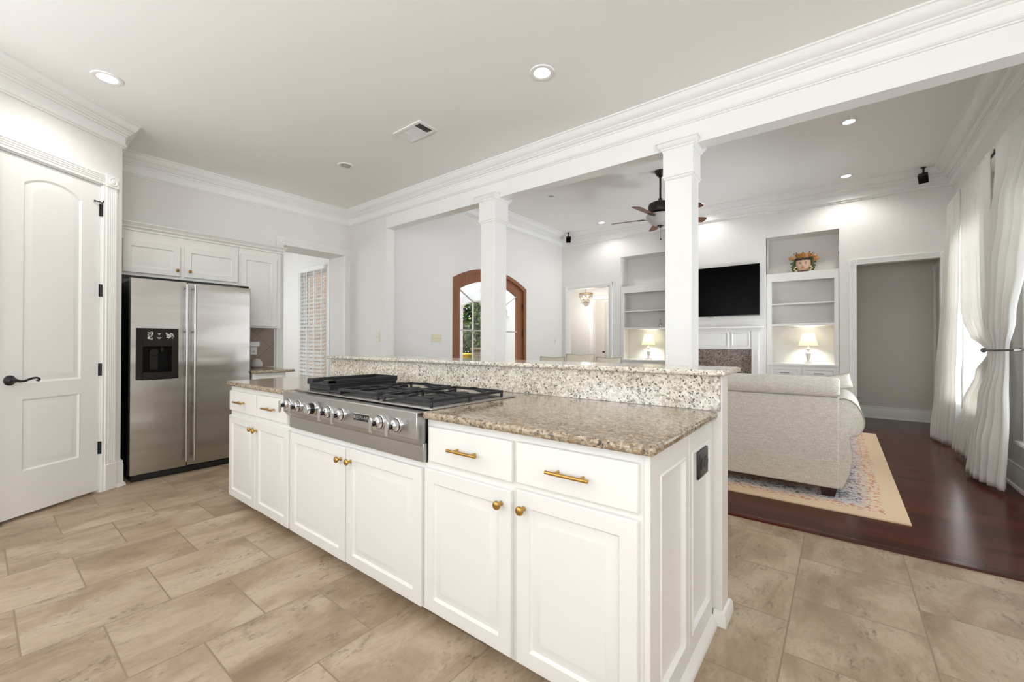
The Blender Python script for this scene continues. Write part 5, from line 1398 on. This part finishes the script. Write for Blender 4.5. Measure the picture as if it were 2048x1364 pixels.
c_far = drape('curtain', 'white curtain hanging straight beside the dim passage doorway',
    [(2.945, (CT, 7.50), (CT, 6.79), .006, 0), (2.86, (CT, 7.50), (CT, 6.79), .008, 0), (1.9, (1.04, 7.50), (1.075, 6.86), .020, .01), (.9, (.99, 7.49), (1.07, 6.95), .026, .02), (.02, (.935, 7.47), (1.07, 7.02), .028, .03)], 7, 1)
c_mid = drape('curtain', 'white curtain with its far edge swept back to the tieback',
    [(2.945, (CT, 6.70), (CT, 5.58), .006, 0), (2.86, (CT, 6.70), (CT, 5.58), .008, 0), (2.2, (1.06, 6.68), (1.075, 5.58), .018, 0), (1.6, (1.055, 6.64), (1.08, 5.56), .018, 0), (1.45, (1.055, 6.50), (1.08, 5.54), .018, 0), (1.28, (1.06, 6.24), (1.08, 5.50), .016, 0), (1.20, (1.065, 5.95), (1.085, 5.46), .014, 0), (1.155, (1.07, 5.64), (1.085, 5.44), .012, 0), (1.11, (1.07, 5.70), (1.085, 5.44), .013, 0), (.93, (1.06, 6.02), (1.085, 5.45), .018, 0), (.58, (1.035, 6.38), (1.08, 5.54), .022, 0), (.22, (1.005, 6.56), (1.075, 5.62), .024, 0), (.045, (.995, 6.62), (1.07, 5.64), .024, 0)], 7, 4)
c_near = drape('curtain', 'white curtain at the picture edge swept toward the same tieback',
    [(2.945, (CT, 5.44), (CT, 4.10), .006, 0), (2.86, (CT, 5.44), (CT, 4.10), .008, 0), (2.25, (1.04, 5.44), (1.075, 4.62), .022, .03), (1.8, (1.02, 5.43), (1.075, 4.78), .024, .04), (1.40, (1.0, 5.40), (1.07, 4.96), .024, .03), (1.155, (1.01, 5.34), (1.07, 5.13), .016, .01), (1.08, (1.01, 5.35), (1.07, 5.13), .016, .01), (.7, (.985, 5.50), (1.06, 5.08), .026, .03), (.3, (.965, 5.64), (1.045, 5.04), .030, .04), (.03, (.955, 5.70), (1.035, 5.04), .032, .04)], 6, 9)
def rod(y0, y1, brk, label):
    t = thing('curtain_rod', label, 'curtain rod', (CXR, (y0+y1)/2, RODZ), 'dark curtain rods')
    make('bar', MB().tube([(CXR, y0, RODZ), (CXR, y1, RODZ)], .010, 12), M['bronze'], t)
    for y in (y0, y1): make('finial', MB().lathe([(.0001, -.03), (.012, -.028), (.018, -.012), (.018, .012), (.012, .028), (.0001, .03)], (CXR, y, RODZ), 14, 'b'), M['bronze'], t)
    for y in brk: make('bracket', MB().box(CXR-.012, RX-.0005, y-.008, y+.008, RODZ-.016, RODZ-.009).box(RX-.008, RX-.0005, y-.014, y+.014, RODZ-.05, RODZ+.03).box(CXR-.016, CXR+.012, y-.009, y+.009, RODZ-.012, RODZ+.016), M['bronze'], t, bev=.002)
rod(5.545, 7.56, (7.535, 6.745, 5.565), 'dark curtain rod over the far living room window')
rod(3.50, 5.475, (5.46, 4.6, 3.52), 'dark curtain rod over the near living room window')
tb = thing('curtain_tieback', 'metal curtain tieback holding the two swept curtains', 'tieback', (1.0, 5.3, 1.15))
arc = [(RX-.002, 5.30, 1.155), (1.145, 5.12, 1.155), (1.11, 5.04, 1.155), (1.075, 5.02, 1.154), (1.035, 5.06, 1.153), (1.0, 5.15, 1.151), (.978, 5.25, 1.150), (.970, 5.30, 1.149)]
make('holdback_arm', MB().tube(arc, .008, 10), M['pewter'], tb)
make('holdback_knob', MB().sphere((.968, 5.315, 1.148), .020, 14, 10), M['pewter'], tb)
make('wall_plate', MB().lathe([(.0001, -.010), (.015, -.008), (.015, -.0005)], (RX, 5.30, 1.155), 18, 'a'), M['pewter'], tb)
